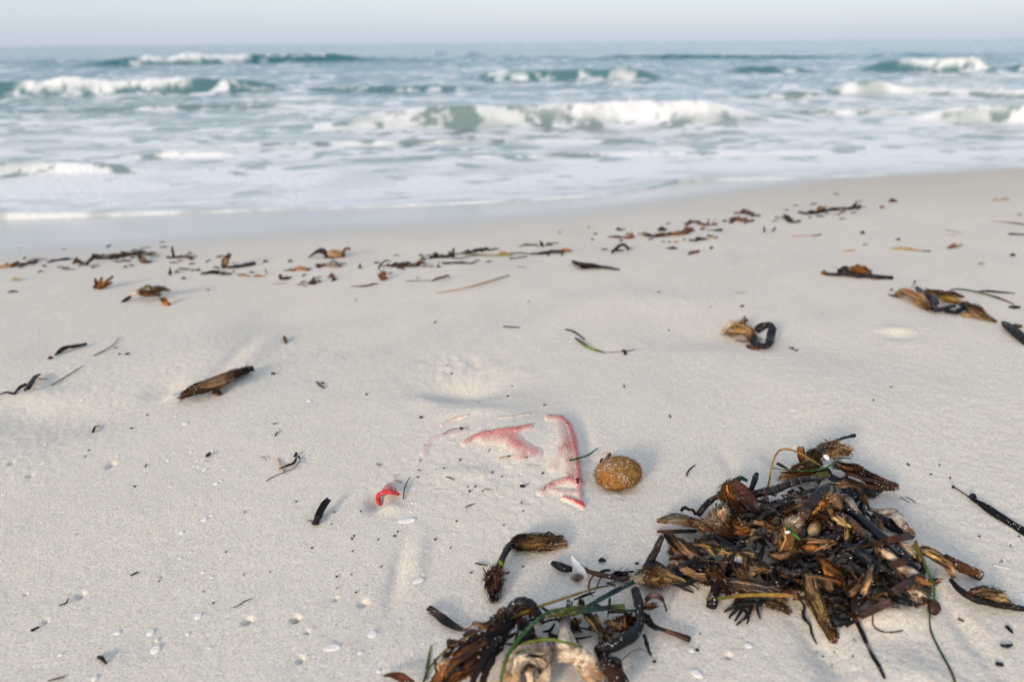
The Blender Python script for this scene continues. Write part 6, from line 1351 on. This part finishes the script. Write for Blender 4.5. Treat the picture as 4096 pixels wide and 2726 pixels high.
# right part of the wrack line
rubble('L4', [(560, 430), (590, 442), (635, 440)], 22, ['char', 'dark'], 3, "small black curl above the rust splayed leaf base", sd=18)
rubble('L4', [(480, 515), (520, 515), (600, 520), (690, 520)], 22, ['rust', 'dark', 'umber'], 4, "thin rust and black strand left of the splayed leaf base", sd=19)
rubble('L4', [(790, 480), (840, 490), (890, 515)], 22, ['grey', 'straw', 'char'], 6, "loose grey straw bits right of the splayed leaf base", sd=20)
R("smooth black hump on the right wrack line", S_('L4', [(1005, 442, 3), (1040, 430, 8), (1085, 442, 3)], [26, 44, 20], 'black', lump=.25), group=WL)
rubble('L4', [(945, 515), (1030, 505), (1120, 495), (1200, 492), (1280, 478), (1340, 455)], 46, ['dark', 'rust', 'black', 'brown'], 14, "dark and rust clump, the largest on the right wrack line", sd=21)
B("orange-brown bent leaf over the largest right clump", B_('L4', [(1265, 470, 2), (1300, 425, 2), (1330, 440, 2), (1350, 465, 2)], [30, 44, 40, 26], ['brown', 'rust', 'brown'], stand=True), group=WL)
rubble('L4', [(1290, 395), (1340, 365), (1400, 360), (1450, 385), (1500, 395)], 30, ['brown', 'umber', 'rust', 'dark'], 8, "arched brown strand above the largest right clump", sd=22, extra=[S_('L4', [(1525, 400, 2), (1528, 360, 2), (1530, 328, 2)], [26, 20, 12], ['rust', 'umber'], stand=True, name='spike')])
R("thin grey splinter standing right of the arched strand", S_('L4', [(1560, 385, 1), (1580, 360, 1), (1608, 325, 1)], [18, 16, 8], 'grey', stand=True), 'twig', 'twig', WL)
R("black drop-shaped bit right of the largest clump", S_('L4', [(1510, 445, 1), (1600, 445, 3), (1650, 442, 5), (1672, 442, 2)], [6, 10, 30, 16], 'char'), 'weed bit', 'bark_piece', WL)
rubble('L4', [(1400, 560), (1425, 530), (1460, 545), (1500, 540)], 30, ['dark', 'brown', 'char'], 5, "dark broken bits in a row below the largest clump", sd=23)
rubble('L4', [(1545, 505), (1565, 515), (1610, 530)], 24, ['straw', 'brown', 'umber'], 4, "small mixed straw and brown tuft", sd=24)
rubble('L4', [(1125, 638), (1150, 635), (1190, 638)], 26, ['brown', 'dark', 'umber'], 4, "lone small brown tuft below the right wrack line", sd=25)
rubble('L4', [(1320, 695), (1370, 680), (1430, 660)], 30, ['dark', 'rust', 'umber'], 5, "small rust and black strip lying furthest down on the right", sd=26)
rubble('L4', [(1800, 270), (1870, 265), (1930, 265), (1990, 290), (2070, 300)], 36, ['umber', 'brown', 'black'], 8, "peaked brown clump, upper of two on the right", sd=27, extra=[B_('L4', [(1870, 270, 2), (1900, 245, 2), (1940, 272, 2)], [40, 50, 30], ['umber', 'dark'], stand=True, name='leaf')])
rubble('L4', [(1760, 370), (1810, 330), (1870, 345), (1930, 355), (2000, 345)], 42, ['black', 'rust', 'char', 'brown'], 10, "black and rust clump, lower of two on the right", sd=28)
R("dark upright splinter pair's left one, right of the clumps", S_('L4', [(2115, 465, 1), (2112, 435, 1), (2112, 405, 1)], [18, 20, 12], 'dark', stand=True), 'twig', 'twig', WL)
R("leaning splinter pair's right one, right of the clumps", S_('L4', [(2195, 460, 1), (2215, 435, 1), (2230, 410, 1)], [14, 22, 14], 'plum', stand=True), 'twig', 'twig', WL)
rubble('L5', [(305, 240), (330, 265), (345, 295), (415, 298)], 30, ['dark', 'brown', 'navy'], 6, "dark stepped clump left of the long black strip", sd=29)
rubble('L5', [(430, 215), (500, 225), (580, 215), (680, 195), (780, 190), (880, 180), (940, 165)], 30, ['black', 'dark', 'char', 'brown'], 14, "long black strip, far right end of the wrack line", sd=30, extra=[T_('L5', [(580, 190, 4), (605, 170, 10), (640, 185, 6)], [30, 44, 30], ['ochre', 'tan', 'umber'], 100, 'umber', stand=True), S_('L5', [(880, 180, 2), (900, 150, 2), (915, 132, 2)], [26, 30, 20], 'char', stand=True, name='stub'), S_('L5', [(925, 185, 2), (935, 165, 2), (945, 150, 2)], [24, 28, 18], 'dark', stand=True, name='stub')])
R("faint grey twig flat on the sand below the long black strip", S_('L5', [(360, 420, 1), (450, 415, 1), (540, 412, 2), (610, 402, 2)], [10, 12, 12, 12], ['tan', 'grey', 'plum'], lump=.1), 'twig', 'twig', WL)
R("two-tone grey stick at the right edge, upper", S_('L5', [(2080, 290, 1), (2200, 300, 1), (2300, 308, 2), (2380, 325, 2)], [9, 12, 16, 20], ['grey', 'plum', 'tan'], lump=.1), 'twig', 'twig', None)
R("dark knobbed stick at the right edge, lower", S_('L5', [(2225, 402, 1), (2260, 400, 2), (2380, 408, 1)], [22, 16, 16], ['char', 'plum'], lump=.2), 'twig', 'twig', None)
R("faint paired grey stalks on the right sand, upper one", S_('L5', [(1680, 365, 1), (1750, 378, 1), (1825, 392, 1)], [10, 12, 9], 'grey', lump=.1), 'twig', 'twig', None)
R("faint paired grey stalks on the right sand, lower one", S_('L5', [(1670, 402, 1), (1720, 405, 1), (1768, 418, 1)], [9, 11, 8], 'grey', lump=.1), 'twig', 'twig', None)
B("forked orange leaf lying alone on the right sand", [B_('L5', [(1700, 522, 1), (1735, 505, 4), (1770, 478, 5)], [22, 34, 14], ['rust', 'orange']), B_('L5', [(1710, 522, 1), (1780, 505, 3), (1832, 485, 2)], [16, 20, 8], ['umber', 'straw'], name='fork')], group=None)
B("long straw-coloured scrap flat on the right sand", B_('L5', [(1218, 525, 1), (1290, 522, 3), (1370, 530, 3), (1450, 542, 2), (1555, 548, 1)], [18, 30, 26, 16, 16], ['straw', 'straw', 'tan', 'grey', 'plum']), group=None)
B("faint straw scrap left of the long straw scrap", B_('L5', [(805, 548, 1), (850, 542, 2), (905, 540, 1)], [14, 16, 8], 'straw'), group=None)
# larger pieces on the right of the beach
R("black rhizome lying flat with a brown fibre hump, upper right beach", [S_('L6', [(850, 178, 3), (920, 182, 5), (1000, 178, 7), (1090, 185, 7), (1180, 195, 6), (1270, 205, 5), (1362, 208, 4)], [20, 22, 40, 44, 36, 30, 28], 'black', lump=.25), S_('L6', [(835, 175, 3), (850, 165, 5)], [36, 32], ['rust', 'brown'], name='bud', lump=.3), S_('L6', [(950, 165, 8), (1000, 150, 14), (1040, 160, 10)], [40, 66, 40], 'black', name='hump', lump=.3),
    T_('L6', [(1030, 150, 12), (1080, 135, 20), (1130, 150, 16), (1170, 165, 8)], [66, 84, 66, 36], ['tan', 'rust', 'orange', 'umber'], 280, 'brown', fly=.3), S_('L6', [(1120, 140, 18), (1150, 135, 18), (1165, 160, 10)], [26, 30, 26], ['umber', 'olive'], name='stub'), S_('L6', [(1130, 165, 10), (1200, 185, 7), (1260, 205, 4)], [20, 22, 16], 'char', name='branch'), S_('L6', [(960, 150, 12), (925, 128, 14), (900, 108, 14)], [7, 6, 4], 'grey', name='whisker')], group=None)
thing('weed_clump', "long clump of orange fibre and glossy black stems, far right beach", 'weed clump', [T_('L6', [(1400, 335, 6), (1450, 310, 12), (1510, 330, 14), (1570, 375, 12), (1640, 430, 8)], [50, 84, 80, 60, 50], ['orange', 'orange', 'tan', 'tan', 'umber'], 340, 'ochre', fly=.2, tone=.15),
    S_('L6', [(1545, 285, 12), (1590, 325, 14), (1650, 365, 14), (1700, 400, 12)], [28, 40, 46, 34], 'char', name='stem'), S_('L6', [(1690, 350, 14), (1670, 400, 14), (1690, 450, 8), (1760, 440, 8), (1830, 420, 8)], [36, 46, 40, 34, 30], 'navy', name='stem', lump=.2), T_('L6', [(1620, 310, 10), (1700, 330, 14), (1790, 365, 14), (1880, 400, 10)], [40, 66, 74, 44], ['brown', 'ochre', 'yellow', 'umber'], 260, 'brown', fly=.15),
    T_('L6', [(1750, 320, 8), (1810, 325, 9), (1875, 345, 4)], [34, 46, 20], ['tan', 'rust', 'umber'], 120, 'brown', fly=.2), S_('L6', [(1760, 460, 5), (1840, 465, 7), (1900, 430, 8), (1915, 400, 10)], [30, 40, 36, 26], 'black', name='stem'), T_('L6', [(1910, 410, 10), (1970, 450, 12), (2040, 490, 8), (2110, 525, 3)], [50, 84, 84, 34], ['dark', 'umber', 'tan', 'ochre'], 300, 'black', fly=.12), S_('L6', [(1880, 480, 4), (1930, 495, 4), (1955, 485, 4)], [16, 30, 24], ['yellow', 'tan'], name='stub'),
    S_('L6', [(1330, 335, 1), (1370, 345, 3), (1410, 350, 4)], [6, 12, 14], 'char', name='root'), S_('L6', [(1505, 285, 10), (1525, 255, 10), (1530, 235, 10)], [8, 7, 16], ['grey', 'char'], name='sprout')])
B("green blade forking into dry tips behind the far right clump", [B_('L6', [(1800, 300, 8), (1870, 295, 8), (1990, 315, 5), (2110, 345, 3), (2180, 368, 3), (2260, 400, 2), (2285, 425, 1)], [8, 14, 14, 13, 16, 12, 6], ['char', 'green', 'olive', 'green', 'brown', 'rust', 'umber']), B_('L6', [(1990, 315, 5), (2080, 310, 5), (2180, 318, 3), (2290, 326, 1)], [8, 20, 14, 6], 'dark', name='dry_tip'), S_('L6', [(2240, 430, 1), (2290, 435, 2), (2322, 430, 1)], [16, 26, 16], 'dark', name='root_knot', lump=.4)], group=None)
R("black knotted rhizome cut by the right edge", [S_('L6', [(2190, 540, 2), (2230, 570, 6), (2270, 605, 8), (2320, 640, 8), (2390, 700, 5)], [10, 50, 60, 64, 60], 'char', lump=.3), T_('L6', [(2240, 580, 10), (2290, 575, 12), (2335, 570, 8)], [30, 40, 20], ['dark', 'ochre', 'umber'], 90, 'dark', fly=.2)], group=None)
thing('weed_clump', "tan fibre head with a looped glossy black rhizome, alone on the right beach", 'weed clump', [T_('L6', [(100, 610, 6), (150, 590, 14), (210, 590, 18), (270, 620, 16), (300, 660, 10)], [50, 110, 130, 100, 40], ['tan', 'cream', 'ochre', 'tan', 'umber'], 520, 'ochre', tone=.12, coref=1.0, fly=.4, curl=.35, flat=.7),
    S_('L6', [(280, 640, 10), (310, 685, 8), (350, 720, 8), (400, 725, 8), (432, 695, 12), (440, 640, 18), (450, 590, 24), (430, 565, 26), (380, 575, 24), (330, 605, 18)], [40, 52, 48, 46, 48, 60, 64, 54, 54, 54], 'black', name='looped_stem', lump=.2), S_('L6', [(445, 585, 24), (470, 592, 22), (486, 596, 20)], [20, 18, 8], 'dark', name='thorn'), S_('L6', [(265, 725, 2), (290, 735, 3), (350, 742, 3)], [24, 30, 26], ['black', 'umber'], name='foot'), S_('L6', [(175, 680, 2), (230, 690, 3), (290, 690, 4)], [8, 10, 8], 'umber', name='root'), T_('L6', [(230, 560, 20), (240, 530, 26), (250, 515, 28)], [40, 30, 10], ['tan', 'cream'], 60, 'tan', fly=.8, coref=.3)])
R("short forked twig right of the looped rhizome", [S_('L6', [(578, 732, 1), (610, 748, 2), (645, 762, 1)], [6, 8, 6], 'char', lump=.1), S_('L6', [(625, 758, 1), (650, 750, 1)], [6, 4], 'char', name='fork')], 'twig', 'twig', None)
R("grey stick on sand left of the looped rhizome's head", S_('L6', [(168, 324, 1), (210, 321, 2), (260, 317, 1)], [8, 9, 7], 'grey', lump=.1), 'twig', 'twig', None)
B("green-brown blade with a hair-thin stalk, mid beach right of the dip", [B_('3', [(1630, 0, 2), (1680, 35, 4), (1750, 80, 3), (1845, 108, 1)], [10, 22, 20, 6], ['brown', 'olive', 'lime', 'brown']), S_('3', [(1845, 108, 1), (1920, 103, 1), (1990, 98, 1)], [4, 4, 4], 'plum', name='stalk'), S_('3', [(1972, 92, 2), (1996, 98, 3), (1995, 120, 1)], [14, 18, 18], 'black', name='bud', lump=.4), S_('3', [(2000, 98, 2), (2030, 92, 2), (2066, 86, 1)], [6, 5, 4], 'char', name='root')], group=None)
B("thin leaf sliver above the green-brown blade", B_('d', [(1300, 757, 1), (1318, 762, 1), (1345, 780, 1)], [3, 5, 3], ['plum', 'umber']), group=None)
R("small dark dashed stalk on the centre sand", S_('d', [(1158, 750, 1), (1175, 752, 1), (1195, 753, 1)], [2.5, 3, 2.5], 'char', lump=.1), 'twig', 'twig', None)

# ------------------------------------------------------------------ fine litter strewn along the wrack line
r = np.random.default_rng(404)
LINE = [(0, 606), (250, 592), (400, 588), (520, 612), (700, 618), (900, 606), (1050, 584), (1300, 578), (1450, 548), (1560, 536), (1720, 500), (1900, 484), (2050, 466)]
lx = [p[0] for p in LINE]; ly = [p[1] for p in LINE]
ANCH = [60, 190, 260, 310, 420, 530, 700, 760, 900, 940, 1020, 1110, 1250, 1440, 1540, 1600, 1700, 1820, 1900, 1960]
for i in range(110):
    x = float(np.clip(r.choice(ANCH) + r.normal(0, 28), 0, 2080)); y = np.interp(x, lx, ly) + r.normal(4, 14)
    d_ = r.uniform(5, 13) * (0.75 if x > 1300 else 1.0); a = r.normal(0, .5)
    cs = [str(r.choice(['char', 'dark', 'brown', 'umber', 'rust', 'plum'])), str(r.choice(['char', 'dark', 'umber']))]
    pts = [(x - math.cos(a) * d_, y + math.sin(a) * d_ * .4, 1), (x, y - r.uniform(0, 3), 1), (x + math.cos(a) * d_, y - math.sin(a) * d_ * .4, 1)]
    if r.random() < .5: B("fine dark leaf litter bit on the %s of the wrack line" % ("left part" if x < 700 else ("middle" if x < 1350 else "right part")), B_('d', pts, [1.5, r.uniform(2.5, 5.5), 1.2], cs, twist=r.normal(0, 1), cup=.4, stand=r.random() < .5), group="fine litter along the wrack line")
    else: R("fine dark root litter bit on the %s of the wrack line" % ("left part" if x < 700 else ("middle" if x < 1350 else "right part")), S_('d', pts, [1.8, r.uniform(2.4, 5), 1.2], cs, lump=.35, stand=r.random() < .5), 'rootlet', 'rootlet', "fine litter along the wrack line")

R("dark stalk nub on the upper left of the golden seagrass ball", S_('3', [(1812, 905, 24), (1822, 885, 27), (1838, 872, 30)], [14, 18, 8], ['brown', 'dark', 'umber'], lump=.3), 'weed bit', 'bark_piece', None)
